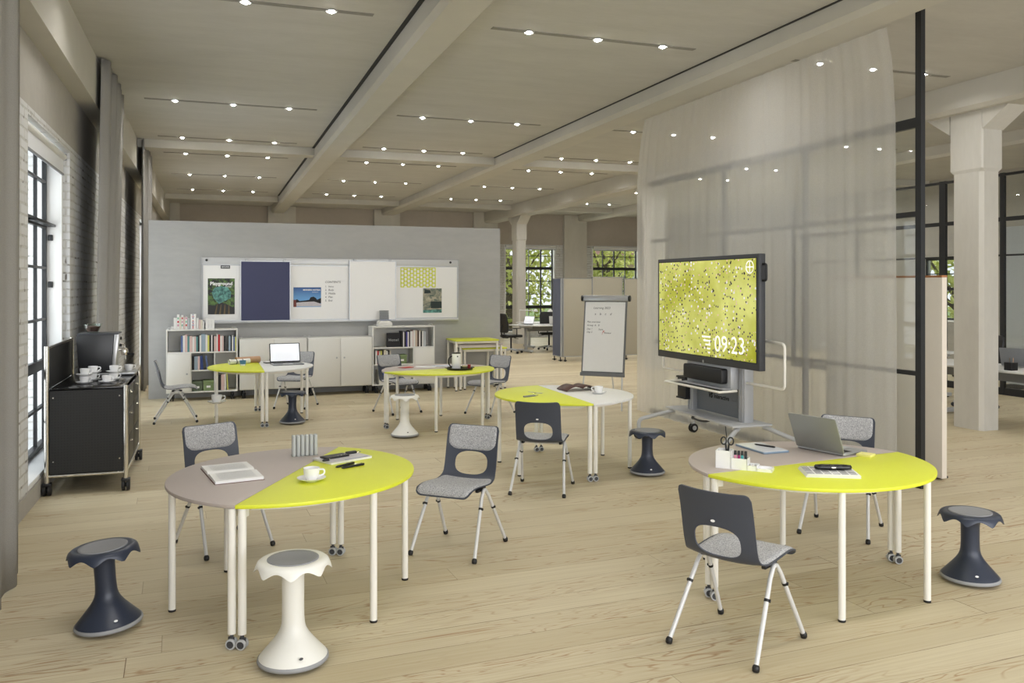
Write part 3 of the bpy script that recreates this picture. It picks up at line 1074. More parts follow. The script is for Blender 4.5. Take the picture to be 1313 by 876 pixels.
# ------------------------------------------------------------------ storage along the partition
def casters4(t, x0, x1, y0, y1, h=.13, m=BLACK):
    for x in (x0, x1):
        for y in (y0, y1):
            b = MB()
            for d in (-.016, .016):
                b.lathe([(0, -.010), (.042, -.010), (.046, -.006), (.046, .006), (.042, .010), (0, .010)], 20, M=Matrix.Translation((x + d, y, .047)) @ Matrix.Rotation(PI / 2, 4, 'Y'), cap=False)
            c_ = b.build('caster', m, t)
            MB().box(x - .006, x + .006, y - .02, y + .02, .04, .1).cyl((x, y, .09), (x, y, h), .018, 14).build('caster_fork', DKG, c_, bevel=.002)
def knob(x, y, z, par):
    MB().lathe([(.0001, .022), (.013, .022), (.015, .018), (.012, .008), (.009, 0)], 16, M=Matrix.Translation((x, y, z)) @ Matrix.Rotation(PI / 2, 4, 'X'), cap=False).build('knob', ALU, par)
def carcass(t, W, H0, H1, D, shelves, divs, T=.02, back=True):
    b = MB()
    b.box(0, T, 0, D, H0, H1); b.box(W - T, W, 0, D, H0, H1)
    b.box(T, W - T, 0, D, H1 - T, H1); b.box(T, W - T, 0, D, H0, H0 + T)
    b.box(T, W - T, D - .012, D, H0 + T, H1 - T)
    for x0, x1, z in shelves: b.box(x0, x1, .006, D - .012, z - T / 2, z + T / 2)
    for x, z0, z1 in divs: b.box(x - T / 2, x + T / 2, .006, D - .012, z0, z1)
    return b.build('carcass', CABW, t, smooth=0)

YF = 14.2
DB = .40
# left bookcase
bl = thing('bookcase', 'white bookcase on casters left of the low cabinets, crowded with books', 'bookcase', (-.67, YF, 0))
WL_ = 1.06
carcass(bl, WL_, .13, 1.125, DB, [(.02, WL_ - .02, .76), (.37, WL_ - .02, .475)], [(.36, .15, .75), (.715, .15, .75)])
d = MB().box(.022, .352, -.016, .004, .152, .748).build('door', CABW, bl, bevel=.003); knob(.305, -.016, .43, d)
casters4(bl, .08, WL_ - .08, .07, DB - .07)
# right bookcase
br_ = thing('bookcase', 'white bookcase on casters right of the low cabinets, with printer on top', 'bookcase', (2.545, YF - .02, 0))
WR_ = 1.075
carcass(br_, WR_, .13, 1.125, DB, [(.02, WR_ - .02, .76), (.02, .70, .475)], [(.71, .15, .75)])
d = MB().box(.722, WR_ - .022, -.016, .004, .152, .748).build('door', CABW, br_, bevel=.003); knob(.76, -.016, .43, d)
casters4(br_, .08, WR_ - .08, .07, DB - .07)
for i, (x, lab) in enumerate(((.417, 'low white two-door cabinet on casters beside the left bookcase'), (1.484, 'low white two-door cabinet on casters beside the right bookcase'))):
    t = thing('low_cabinet', lab, 'cabinet', (x, YF + .01, 0), 0, 'low white cabinets')
    W = 1.055
    b = MB(); b.box(0, W, 0, DB, .14, .955); b.build('carcass', CABW, t, bevel=.004)
    for k in (0, 1):
        xx = .01 + k * (W / 2)
        d = MB().box(xx, xx + W / 2 - .012, -.018, .002, .152, .945).build('door', CABW, t, bevel=.003)
        knob(xx + (W / 2 - .07 if k == 0 else .055), -.018, .62, d)
    for xx in (.03, W - .03):
        MB().tube(smooth_path([(xx - .014, .05, .955), (xx - .014, .05, .985), (xx + .014, .05, .985), (xx + .014, .05, .955)], .008), .004, 8).build('coupling_loop', SILV, t)
    casters4(t, .07, W - .07, .07, DB - .07, .14)
for t, W in ((bl, WL_), (br_, WR_)):
    for xx in (.06, W - .06):
        MB().tube(smooth_path([(xx - .03, .05, 1.125), (xx - .03, .05, 1.155), (xx + .03, .05, 1.155), (xx + .03, .05, 1.125)], .008), .004, 8).build('coupling_loop', SILV, t)

# books
BC = {}
def bookm(c):
    k = 'book_%d_%d_%d' % c
    return mat(k, c, .6, var=.04, vscale=25)
def book(label, x, z, w, h, d, c, yf=YF + .03, lean=0.0, spine=None, group=None, name='book'):
    b = MB()
    b.mi = 0
    b.box(0, .003, 0, d, 0, h); b.box(w - .003, w, 0, d, 0, h); b.box(.003, w - .003, 0, .004, 0, h)
    b.mi = 1
    b.box(.003, w - .003, .005, d - .004, .003, h - .004)
    o = b.build(name, [bookm(c), PAPER], smooth=0)
    o.location = (x, yf, z)
    o.rotation_euler = (0, lean, 0)
    tag(o, label, 'book', group)
    return o
CN = {'blue': (92, 112, 160), 'white': (226, 224, 220), 'pink': (214, 186, 180), 'teal': (88, 140, 140), 'black': (26, 26, 30), 'grey-blue': (150, 168, 182), 'yellow': (214, 214, 110), 'red': (190, 30, 40), 'cream': (222, 214, 196), 'dark blue': (44, 64, 120), 'beige': (196, 178, 158), 'violet': (70, 66, 140), 'brown': (74, 56, 48), 'light grey': (178, 182, 186)}
def row(seq, x, z, where, group, yf=YF + .03, hs=(.24, .28), d=.2):
    rnd = random.Random(len(seq) * 3 + int(x * 50))
    for i, (cn, w) in enumerate(seq):
        h = rnd.uniform(*hs)
        book('%s book, %s from left %s' % (cn, ORD[i], where), x, z, w, h, d, CN[cn], yf, group=group)
        x += w + .0015
    return x
# top shelf of the left bookcase
row([('blue', .028), ('white', .026), ('pink', .036), ('teal', .03), ('pink', .042), ('white', .024), ('pink', .026), ('teal', .024), ('black', .024), ('white', .024), ('grey-blue', .062), ('white', .028), ('yellow', .026), ('black', .026), ('white', .018), ('black', .022), ('pink', .036), ('white', .02), ('red', .03), ('white', .03), ('pink', .022), ('black', .022)], -.455, .771, 'on the upper shelf of the left bookcase', 'books on the upper shelf of the left bookcase')
row([('grey-blue', .03), ('black', .02), ('white', .018), ('blue', .026), ('yellow', .016)], .252, .771, 'right of the reds on the left bookcase upper shelf', 'books on the upper shelf of the left bookcase', hs=(.22, .25))
row([('black', .03), ('grey-blue', .05), ('pink', .03)], -.29, .486, 'on the middle shelf of the left bookcase', 'books on the middle shelf of the left bookcase', hs=(.20, .22))
book('dark blue book leaning on the middle shelf of the left bookcase', -.165, .486, .04, .22, .2, CN['dark blue'], lean=-.06, group='books on the middle shelf of the left bookcase')
book('slim blue book leaning at the end of the left bookcase middle shelf', -.072, .486, .022, .22, .2, CN['blue'], lean=-.12, group='books on the middle shelf of the left bookcase')
row([('black', .05), ('pink', .05), ('white', .02)], .09, .152, 'on the bottom shelf of the left bookcase', 'books on the bottom shelf of the left bookcase', hs=(.24, .26))
book('yellow book leaning on the bottom shelf of the left bookcase', .235, .152, .016, .26, .2, CN['yellow'], lean=-.06, group='books on the bottom shelf of the left bookcase')
# on top of the left bookcase
x = -.60
topb = [('white', .035, .045), ('white', .045, .18), ('white', .035, .235), ('cream', .022, .20), ('white', .030, .225), ('pink', .022, .20), ('white', .032, .195), ('light grey', .035, .17)]
for i, (cn, w, h) in enumerate(topb):
    o = book('%s book, %s from left on top of the left bookcase' % (cn, ORD[i]), x, 1.1255, w, h, .19, CN[cn], yf=YF + .06, group='books on top of the left bookcase')
    if i in (2, 4, 6):
        for k in range(3):
            MB().box(.006, w - .006, -.0012, .0005, .05 + k * .055, .08 + k * .055).build('spine_print', [RED, mat('mint_print', (120, 180, 150)), mat('rose_print', (200, 140, 160))][(k + i) % 3], o, smooth=0)
    x += w + .003
o = book('thick white book with red and blue spine lettering on the left bookcase', x + .006, 1.1255, .078, .24, .19, (236, 234, 232), yf=YF + .05, group='books on top of the left bookcase')
TT = 'THE ACTORS'
for k, ch in enumerate(TT):
    if ch == ' ': continue
    text('spine_letter', ch, .03, [BLUEP, RED, BLUEP, None, RED, BLUEP, RED, BLUEP, RED, RED][k], o, at(.036, -.001, .222 - k * .0225) @ Matrix.Diagonal((1.3, .95, 1, 1)), bold=.001)
x += .092
for i, (cn, w, h) in enumerate([('white', .03, .175), ('pink', .026, .15), ('cream', .028, .145), ('white', .02, .12)]):
    book('%s book, %s from right of the lettered spine on the left bookcase' % (cn, ORD[i]), x, 1.1255, w, h, .18, CN[cn], yf=YF + .05, group='books on top of the left bookcase')
    x += w + .003
for i, h in enumerate((.175, .17, .165)):
    book('white file box, %s of the three at the end on the left bookcase' % ORD[i], x + .02 + i * .045, 1.1255, .042, h, .19, (232, 231, 228), yf=YF + .03, name='file_box', group='file boxes on top of the left bookcase')
# card boxes
def cardbox(x, z, w, h, d, c, label, yf=YF + .04):
    t = thing('storage_box', label, 'storage box', (x, yf, z))
    MB().box(0, w, 0, d, 0, h * .72).build('body', c, t, bevel=.003)
    MB().box(-.004, w + .004, -.004, d + .004, h * .72, h).build('lid', c, t, bevel=.003)
    MB().box(w / 2 - .03, w / 2 + .03, -.003, .001, h * .3, h * .5).build('label_holder', PAPER, t, smooth=0)
    return t
cardbox(-.29, .151, .15, .15, .24, mat('dark_green_card', (92, 104, 82), .7), 'dark green storage box, left one on the bottom shelf of the left bookcase')
cardbox(-.125, .151, .155, .16, .24, GREENB, 'pale green storage box, right one on the bottom shelf of the left bookcase')
cardbox(2.98, .486, .16, .15, .24, GREENB, 'pale green storage box on the middle shelf of the right bookcase', YF + .02)
t = thing('storage_box', 'wide white storage box with black lettering low in the right bookcase', 'storage box', (2.66, YF, .151))
MB().box(0, .55, 0, .3, 0, .22).build('body', CABW, t, bevel=.004)
MB().box(.03, .13, -.002, .001, .12, .19).build('picture_label', BLUEP, t, smooth=0)
text('lettering', 'Limes', .085, INKB, t, at(.34, -.001, .155), bold=.0015)
# right bookcase books
o = book('large black book facing outwards with faint white lettering on the right bookcase', 2.80, .771, .235, .24, .03, (16, 16, 20), yf=YF + .05, group='books on the upper shelf of the right bookcase')
text('cover_lettering', 'Hotel', .062, LTG, o, at(.118, -.001, .118), space=1.25)
row([('black', .03), ('white', .018), ('black', .03), ('violet', .026), ('white', .02), ('black', .022), ('white', .042), ('pink', .012), ('white', .03), ('beige', .034), ('brown', .03), ('white', .022), ('black', .026), ('white', .02), ('light grey', .044)], 3.045, .771, 'beside the large black book on the right bookcase', 'books on the upper shelf of the right bookcase', yf=YF + .02, hs=(.25, .285))
row([('white', .032), ('red', .026), ('white', .022), ('yellow', .03), ('black', .026), ('cream', .04), ('white', .03), ('black', .026), ('cream', .022)], 2.60, .486, 'on the middle shelf of the right bookcase', 'books on the middle shelf of the right bookcase', yf=YF + .02, hs=(.22, .245))

# label printer with paper on the right bookcase
t = thing('desk_printer', 'small white printer with paper tray on top of the right bookcase', 'printer', (2.66, YF + .06, 1.1255))
MB().prism([(0, 0), (.24, 0), (.24, .05), (.2, .1), (.04, .1), (0, .06)], 0, .2, Matrix(((1, 0, 0, 0), (0, 0, 1, 0), (0, 1, 0, 0), (0, 0, 0, 1)))).build('body', CABW, t, bevel=.006)
b = MB()
for k in range(6): b.box(.04, .2, .10 + k * .002, .125 + k * .002, .115 + k * .026, .133 + k * .026)
b.build('paper_tray', MIDG, t, smooth=0)
MB().box(.05, .19, .13, .132, .1, .26).build('paper_sheet', PAPER, t, smooth=0)
MB().box(.02, .22, -.004, .01, .10, .108).build('guide_bar', BLUEP, t, bevel=.002)

# ------------------------------------------------------------------ wall boards
YW = 14.655
ra = thing('board_rail', 'long aluminium rail carrying the whiteboards on the grey wall', 'board rail', (0, YW, 0))
MB().box(-.155, 4.166, -.03, 0, 2.16, 2.275).build('top_rail', mat('rail_alu', (205, 206, 207), .4, metal=.3), ra, bevel=.006)
MB().box(-.155, 4.166, -.05, 0, 1.195, 1.235).build('bottom_rail', MATS['rail_alu'], ra, bevel=.006)
for x in (-.16, 4.166):
    MB().box(x - .004, x + .008, -.04, 0, 1.19, 2.28).build('end_cap', LTG, ra, bevel=.002)
for x in (.02 - .1, 4.02): MB().cyl((x, -.04, 2.23), (x, -.03, 2.23), .02, 14).build('stop_button', BLACK, ra)
def board(name, x0, x1, z0, z1, y, m, label, cat, frame=True):
    t = thing(name, label, cat, (x0, y, z0), 0, 'wall boards')
    w, h = x1 - x0, z1 - z0
    MB().box(.012, w - .012, -.012, 0, .012, h - .012).build('panel', m, t, smooth=0)
    b = MB()
    b.box(0, .014, -.017, .002, 0, h); b.box(w - .014, w, -.017, .002, 0, h); b.box(.014, w - .014, -.017, .002, 0, .014); b.box(.014, w - .014, -.017, .002, h - .014, h)
    b.build('frame', ALU, t, smooth=0)
    if frame:
        b = MB()
        for x in (.1, w - .1): b.box(x - .02, x + .02, -.02, .012, h - .01, h + .03)
        b.build('hanger', ALU, t, bevel=.003)
    return t
yb = YW - .005
board('whiteboard', -.145, .46, 1.235, 2.16, yb, BOARDW, 'white magnetic board farthest left on the rail, with green poster', 'whiteboard', False)
board('pinboard', .441, 1.244, 1.225, 2.225, yb - .05, PINB, 'dark blue pinboard hanging on the rail', 'pinboard')
board('whiteboard', 1.225, 2.235, 1.235, 2.16, yb, BOARDW, 'whiteboard with blue sky picture and handwritten contents list', 'whiteboard', False)
board('whiteboard', 2.217, 3.03, 1.215, 2.245, yb - .05, BOARDW, 'blank sliding whiteboard above the printer', 'whiteboard')
board('whiteboard', 3.015, 4.16, 1.235, 2.16, yb, BOARDW, 'whiteboard with lime paper net on the right end of the rail', 'whiteboard', False)

yp = yb - .0135
# posters
def pic_mat(name, ramp):
    k = NT(name)
    tc = k.n('ShaderNodeTexCoord')
    return k, tc.outputs['Object']
k, v = pic_mat('foliage_print', None)
n = k.noise(v, 14, 5, 1.0)
c_ = k.mix(k.mapr(n, .4, .62), rgb(8, 12, 8), rgb(84, 118, 46))
k.l(c_, k.b.inputs['Base Color']); k.b.inputs['Roughness'].default_value = .4
k, v = pic_mat('teal_print', None)
n = k.noise(v, 20, 5, .6)
k.l(k.mix(k.mapr(n, .35, .65), rgb(30, 76, 76), rgb(96, 158, 146)), k.b.inputs['Base Color']); k.b.inputs['Roughness'].default_value = .4
k, v = pic_mat('collage_print', None)
sp = k.n('ShaderNodeSeparateXYZ'); k.l(v, sp.inputs[0])
n = k.noise(v, 11, 5, .8)
c_ = k.mix(k.mapr(n, .35, .65), rgb(60, 84, 76), rgb(176, 168, 144))
k.l(c_, k.b.inputs['Base Color']); k.b.inputs['Roughness'].default_value = .4
k, v = pic_mat('sky_print', None)
sp = k.n('ShaderNodeSeparateXYZ'); k.l(v, sp.inputs[0])
k.l(k.mix(k.mapr(sp.outputs['Z'], .14, .33), rgb(96, 158, 214), rgb(24, 74, 142)), k.b.inputs['Base Color']); k.b.inputs['Roughness'].default_value = .4

t = thing('poster', 'green and teal poster titled in white on the leftmost whiteboard', 'poster', (-.06, yp, 1.346))
MB().box(0, .416, -.002, 0, 0, .587).build('sheet', MATS['foliage_print'], t, smooth=0)
MB().prism([(.06, .36), (.1, .43), (.2, .46), (.3, .45), (.36, .36), (.35, .26), (.27, .22), (.17, .17), (.09, .26)], 0, .001, at(0, -.002, 0)).build('teal_dome', MATS['teal_print'], t, smooth=0)
MB().prism([(.0, .0), (.416, 0), (.416, .1), (.3, .16), (.2, .2), (.1, .14), (0, .16)], 0, .0008, at(0, -.002, 0)).build('dark_base', mat('dark_print', (22, 22, 18), .4), t, smooth=0)
b = MB()
for q in range(4): b.prism([(.10 + q * .07, .0), (.13 + q * .07, 0), (.15 + q * .06, .16), (.14 + q * .06, .16)], 0, .0012, at(0, -.002, 0))
b.build('trunk_print', mat('trunk_print', (96, 78, 44), .5), t, smooth=0)
text('title', 'Playground', .078, WHITEP, t, at(.208, -.0032, .50), bold=.002)
text('subtitle', 'Design', .036, WHITEP, t, at(.32, -.0032, .455))
t = thing('postcard', 'small black postcard with white lettering above the green poster', 'postcard', (.138, yp, 2.094))
MB().box(0, .145, -.002, 0, 0, .092).build('sheet', INKB, t, smooth=0)
text('lettering', 'HANG', .036, WHITEP, t, at(.072, -.0028, .066), bold=.001)
text('lettering', 'AROUND', .028, WHITEP, t, at(.072, -.0028, .026), bold=.001)
t = thing('poster', 'landscape poster with blue sky and dark trees on the middle whiteboard', 'poster', (1.294, yp, 1.456))
MB().box(0, .457, -.002, 0, 0, .331).build('sheet', MATS['sky_print'], t, smooth=0)
MB().prism([(0, .08), (.02, .11), (.06, .13), (.1, .10), (.2, .11), (.26, .12), (.28, .16), (.33, .175), (.37, .15), (.39, .12), (.43, .14), (.457, .15), (.457, .06), (0, .06)], 0, .001, at(0, -.002, 0)).build('trees_print', INKB, t, smooth=0)
MB().prism([(0, .01), (.457, .01), (.457, .05), (.34, .09), (.2, .085), (.06, .075), (0, .05)], 0, .0014, at(0, -.002, 0)).build('pavilion_print', mat('pavilion_print', (196, 190, 196), .5, var=.3, vscale=60), t, smooth=0)
MB().prism([(0, 0), (.05, 0), (.045, .12), (0, .12)], 0, .0018, at(0, -.002, 0)).build('brick_print', mat('brick_print', (110, 44, 34), .5), t, smooth=0)
text('title', 'MODERN HOTELS', .035, WHITEP, t, at(.30, -.0035, .285), bold=.001)
text('subtitle', 'Architecture', .02, WHITEP, t, at(.36, -.0035, .25))
t = thing('handwriting', 'handwritten black contents list on the whiteboard beside the sky poster', 'writing', (1.816, yp, 1.55))
text('list_title', 'CONTENTS', .05, INK, t, at(.0, -.001, .325, FRONT), 'LEFT', shear=.15)
for i, w in enumerate(('Intro', 'Body', 'Middle', 'Plan', 'End')):
    text('list_line', '%d.  %s' % (i + 1, w), .044, INK, t, at(.0, -.001, .25 - i * .06, FRONT), 'LEFT', shear=.15)
t = thing('poster', 'small abstract print in greens and greys on the rightmost whiteboard', 'poster', (3.523, yp, 1.335))
MB().box(0, .34, -.002, 0, 0, .431).build('sheet', MATS['collage_print'], t, smooth=0)
MB().prism([(.14, .08), (.34, .08), (.34, .2), (.14, .2)], 0, .001, at(0, -.002, 0)).build('dark_block', mat('deep_green', (16, 38, 34), .5), t, smooth=0)
MB().prism([(.02, .34), (.14, .35), (.13, .40), (.03, .41)], 0, .001, at(0, -.002, 0)).build('dark_patch', MATS['deep_green'], t, smooth=0)
MB().prism([(0, 0), (.34, 0), (.34, .06), (0, .05)], 0, .001, at(0, -.002, 0)).build('teal_band', MATS['teal_print'], t, smooth=0)
# lime paper net
b = MB()
NX, W, H = 11, .62, .345
for i in range(NX + 1):
    x = W * i / NX
    b.box(x - .008, x + .008, -.003, 0, 0, H)
b.box(0, W, -.003, 0, H - .014, H)
for i in range(NX):
    for j in range(5):
        z = (j + (.5 if i % 2 else .05)) * H / 5
        b.box(W * i / NX, W * (i + 1) / NX, -.003, 0, z - .01, z + .01)
o = b.build('paper_net', LIME, smooth=0); o.location = (3.125, yp, 1.79)
tag(o, 'lime green lattice paper net pinned on the rightmost whiteboard', 'decoration')

# ------------------------------------------------------------------ nested tables
def nest(label, x, y, w, d, h, topm, rz=0):
    t = thing('nesting_table', label, 'table', (x, y, 0), rz, 'nested tables')
    MB().prism(rrect(0, w, 0, d, .02, 4), h - .024, h).build('tabletop', topm, t, bevel=.003)
    b = MB(); b.box(.05, w - .05, .03, .05, h - .065, h - .025); b.box(.05, w - .05, d - .05, d - .03, h - .065, h - .025); b.box(.03, .05, .05, d - .05, h - .065, h - .025); b.box(w - .05, w - .03, .05, d - .05, h - .065, h - .025)
    b.build('frame', WMET, t, smooth=0)
    for xx in (.03, w - .03):
        for yy in (.04, d - .04):
            l = MB().tube([(xx, yy, .015), (xx, yy, h - .025)], .02, 14).build('leg', WMET, t)
            MB().cyl((xx, yy, 0), (xx, yy, .018), .021, 14).build('glide', BLACK, l)
    return t
nest('tallest lime nesting table right of the right bookcase, spanning the others', 3.93, 13.98, .80, .62, .88, LIME)
nest('middle taupe-topped nesting table standing under the tallest lime one', 4.03, 14.07, .80, .44, .80, TAUPE)
nest('lowest lime nesting table in front, under the tallest one', 4.13, 14.14, .80, .30, .725, LIME)

# ------------------------------------------------------------------ flipchart
fc = thing('flipchart', 'white flipchart easel with faint handwriting in front of the beige screens', 'flipchart', (5.40, 11.25, 0), -.75)
tl = math.radians(-9)
M = Matrix.Translation((0, 0, .50)) @ Matrix.Rotation(tl, 4, 'X')
MB().box(-.33, .33, -.012, .012, 0, 1.16, M).build('backing_board', mat('flip_grey', (112, 114, 116), .5), fc, bevel=.004)
MB().box(-.305, .305, -.02, -.013, .05, 1.08, M).build('paper_pad', PAPER, fc, smooth=0)
MB().box(-.35, .35, -.04, .02, 1.09, 1.18, M).build('clamp_bar', ALU, fc, bevel=.015, seg=3)
MB().box(-.335, .335, -.045, .01, -.02, .03, M).build('pen_tray', MATS['flip_grey'], fc, bevel=.004)
for s in (-1, 1):
    MB().cyl(M @ Vector((s * .35, -.01, 1.135)), M @ Vector((s * .375, -.01, 1.135)), .045, 18).build('end_cap', BLACK, fc)
    MB().tube([M @ Vector((s * .27, .02, 1.0)), M @ Vector((s * .29, .02, 0)), (s * .31, -.07, .0)], .012, 12).build('leg', SILV, fc)
MB().tube([M @ Vector((0, .03, 1.05)), (0, .62, 0)], .012, 12).build('leg', SILV, fc)
MW = M @ Matrix.Translation((0, -.0205, 0)) @ FRONT
def fw(s, x, z, size, m=INK, al='LEFT', rot=0):
    text('handwriting', s, size, m, fc, M @ Matrix.Translation((x, -.0207, z)) @ FRONT @ Matrix.Rotation(rot, 4, 'Z'), al, shear=.2, extrude=.0003)
fw('Learning 2023', -.18, .99, .045); fw('a    b    c    d', -.16, .90, .05)
fw('Plan overview', -.27, .78, .036); fw('Group  A   B', -.27, .73, .036); fw('Day 1', -.27, .675, .036); fw('Day 2', -.27, .63, .036)
fw('Start', -.09, .67, .036); fw('Review', .0, .62, .036); fw('x', -.03, .645, .07, RED); fw('/', -.035, .61, .05, RED)

# ------------------------------------------------------------------ folding screens behind
SCB = mat('beige_fabric', (176, 171, 155), .9, var=.05, vscale=90)
SCN = mat('slate_fabric', (96, 102, 122), .9, var=.05, vscale=90)
def screen(label, x, y, w, rz, m, h=2.0):
    t = thing('folding_screen', label, 'room divider', (x, y, 0), rz, 'fabric screens behind the flipchart')
    MB().box(.012, w - .012, -.02, .02, .13, h - .012).build('fabric_panel', m, t, bevel=.004)
    b = MB(); b.box(0, .014, -.024, .024, .11, h); b.box(w - .014, w, -.024, .024, .11, h); b.box(.014, w - .014, -.024, .024, .11, .13); b.box(.014, w - .014, -.024, .024, h - .014, h)
    b.build('edge_frame', ALU, t, smooth=0)
    for xx in (.06, w - .06):
        MB().box(xx - .02, xx + .02, -.05, .05, .02, .035).cyl((xx, 0, .03), (xx, 0, .12), .012, 10).build('foot', BLACK, t)
        MB().cyl((xx - .02, 0, .022), (xx + .02, 0, .022), .022, 14).build('caster', BLACK, t)
    return t
screen('slate blue end panel of the folding screens behind the flipchart', 7.90, 19.22, .5, -PI / 2, SCN)
screen('beige screen panel next to the slate blue one, behind the flipchart', 7.93, 18.70, .76, 0, SCB)
screen('middle beige screen panel behind the flipchart top', 8.70, 18.71, .82, 0, SCB, 2.04)
screen('beige screen panel farthest right, half hidden by the sheer curtain', 9.56, 18.70, .85, 0, SCB)
t = thing('folding_screen', 'tall off-white screen behind the black post at right', 'room divider', (6.40, 7.62, 0), -PI / 2)
MB().box(0, 1.57, -.03, .03, .02, 1.885).build('panel', mat('offwhite_board', (222, 213, 200), .8, var=.02), t, bevel=.003)
MB().box(0, 1.57, -.032, .032, 1.885, 1.905).build('top_edging', mat('copper_edge', (168, 112, 72), .5), t, smooth=0)
for xx in (.1, 1.47):
    MB().box(xx - .03, xx + .03, -.12, .12, 0, .02).build('foot', BLACK, t, bevel=.003)
# ------------------------------------------------------------------ big screen on its trolley (front faces local -y)
tv = thing('screen_trolley', 'big lawn-picture display on a grey wheeled trolley before the sheer curtain', 'display', (5.06, 8.01, 0), -PI / 2)
b = MB(); b.box(-1.0, 1.0, .0, .075, .965, 2.125); b.build('display_housing', DKG, tv, bevel=.008)
MB().box(-.965, .965, -.004, .002, 1.035, 2.09).build('display_bezel', BLACK, tv, smooth=0)
sc = MB().box(-.955, .955, -.007, -.003, 1.045, 2.08).build('display_picture', LAWN, tv, smooth=0)
text('clock_digits', '09:23', .25, TVTXT, sc, at(.50, -.0075, 1.185), bold=-.002)
b = MB()
for i, (x0, x1) in enumerate(((-.02, .15), (.01, .15), (.05, .145), (.08, .145), (.10, .14))):
    b.prism([(x0, 1.265 - i * .042), (x1, 1.265 - i * .042), (x1, 1.248 - i * .042), (x0 + .01, 1.248 - i * .042)], 0, .001, at(0, -.0072, 0))
b.build('clock_stripes', TVTXT, sc, smooth=0)
b = MB()
b.lathe([(.058, 0), (.066, 0), (.066, .001), (.058, .001)], 28, M=at(.855, -.0072, 1.995), cap=False)
b.box(.80, .91, -.0082, -.0072, 1.99, 2.0); b.box(.85, .86, -.0082, -.0072, 1.94, 2.05)
b.build('corner_icon', TVTXT, sc, smooth=0)
MB().lathe([(.0001, 0), (.016, 0), (.016, .003), (.0001, .003)], 16, M=at(.0, -.002, .985), cap=False).build('power_badge', ALU, tv)
for s in (-1, 1):
    MB().tube(smooth_path([(s * 1.0, .045, 1.86), (s * 1.05, .045, 1.86), (s * 1.05, .045, 2.02), (s * 1.0, .045, 2.02)], .02), .012, 10).build('side_handle', BLACK, tv)
# columns
GREYM = mat('trolley_grey', (182, 184, 187), .4, metal=.2, var=.02)
for x in (-.6, .4):
    pass
for x in (-.5, .5):
    b = MB(); b.box(x - .055, x + .055, .14, .25, .38, 1.75)
    for k in (-.028, .028): b.box(x + k - .005, x + k + .005, .132, .142, .39, .97)
    b.build('column', GREYM, tv, bevel=.004)
MB().box(-.445, .445, .2, .215, .40, .80).build('rear_panel', mat('panel_grey', (126, 130, 136), .45, var=.02), tv, bevel=.002)
text('maker_lettering', 'VS', .075, INKB, tv, at(-.17, .1985, .585), bold=.004, shear=.2)
text('maker_lettering', 'Interactive', .068, INKB, tv, at(-.10, .1985, .585), 'LEFT', bold=.0012)
text('maker_lettering', 'Basic', .068, MIDG, tv, at(.225, .1985, .585), 'LEFT')
MB().box(-.6, .6, .12, .16, 1.05, 1.7).build('mount_plate', MIDG, tv, smooth=0)
MB().box(-.40, .46, .04, .14, .72, .965).build('shelf_housing', GREYM, tv, bevel=.006)
MB().prism(rrect(-.36, .40, .775, .935, .025, 5), 0, .075, at(0, .04, 0)).build('soundbar', BLACK, tv, bevel=.006)
MB().box(-.40, .46, -.14, .06, .712, .724).build('shelf', BLACK, tv, bevel=.003)
MB().box(-.40, .46, -.06, .06, .724, .732).build('shelf_trim', LTG, tv, smooth=0)
b = MB(); b.tube(smooth_path([(-.55, .05, .72), (-.55, -.16, .715), (.55, -.16, .715), (.55, .05, .72)], .01), .013, 12)
b.build('front_rail', WMET, tv)
b = MB(); b.box(-.68, -.5, .08, .22, .52, .74); b.box(-.7, -.5, .07, .23, .50, .52); b.box(-.7, -.5, .07, .23, .74, .76)
b.build('computer_case', BLACK, tv, bevel=.004)
# base plate, legs and wheels
MB().prism([(-.82, .0), (.70, -.10), (.70, .38), (-.82, .38)], .365, .385).build('base_plate', LTG, tv, bevel=.004)
for x, y, fx_, fy_ in ((-.70, .06, -.92, -.30), (-.70, .32, -1.1, .55), (.62, .02, .98, -.42), (.62, .32, .98, .52)):
    a = Vector((x, y, .345)); f_ = Vector((fx_, fy_, .20)); dn = Vector((fx_, fy_, .10))
    pth = smooth_path([a, a + (f_ - a) * .15 + Vector((0, 0, .01)), f_ + Vector((0, 0, .03)), dn], .06, 8)
    l = MB().tube(pth, .024, 14).build('leg', LTG, tv)
    c_ = MB()
    for d_ in (-.018, .018):
        c_.lathe([(0, -.012), (.05, -.012), (.055, -.007), (.055, .007), (.05, .012), (0, .012)], 22, M=Matrix.Translation((fx_ + d_, fy_, .055)) @ Matrix.Rotation(PI / 2, 4, 'Y'), cap=False)
    cw = c_.build('caster', BLACK, l)
    MB().cyl((fx_ - .034, fy_, .055), (fx_ + .034, fy_, .055), .028, 18).build('wheel_hub', LTG, cw)
for s in (-1, 1):
    b = MB().tube(smooth_path([(s * .5, .17, .80), (s * 1.17, .17, .80), (s * 1.17, .17, 1.24), (s * .8, .17, 1.26)], .05), .014, 12)
    b.build('side_frame', WMET, tv)
b = MB().tube(smooth_path([(-.28, .1, .366), (-.25, .0, .33), (-.05, -.02, .33), (.05, .0, .33), (.08, .1, .366)], .04), .012, 10)
b.build('brake_bar', DKG, tv)
cb = MB().tube(smooth_path([(-.05, .3, .37), (.0, .3, .1), (.2, .22, .007), (.7, .2, .006), (1.6, .5, .006)], .1), .005, 8).build('power_cable', DKG, tv)

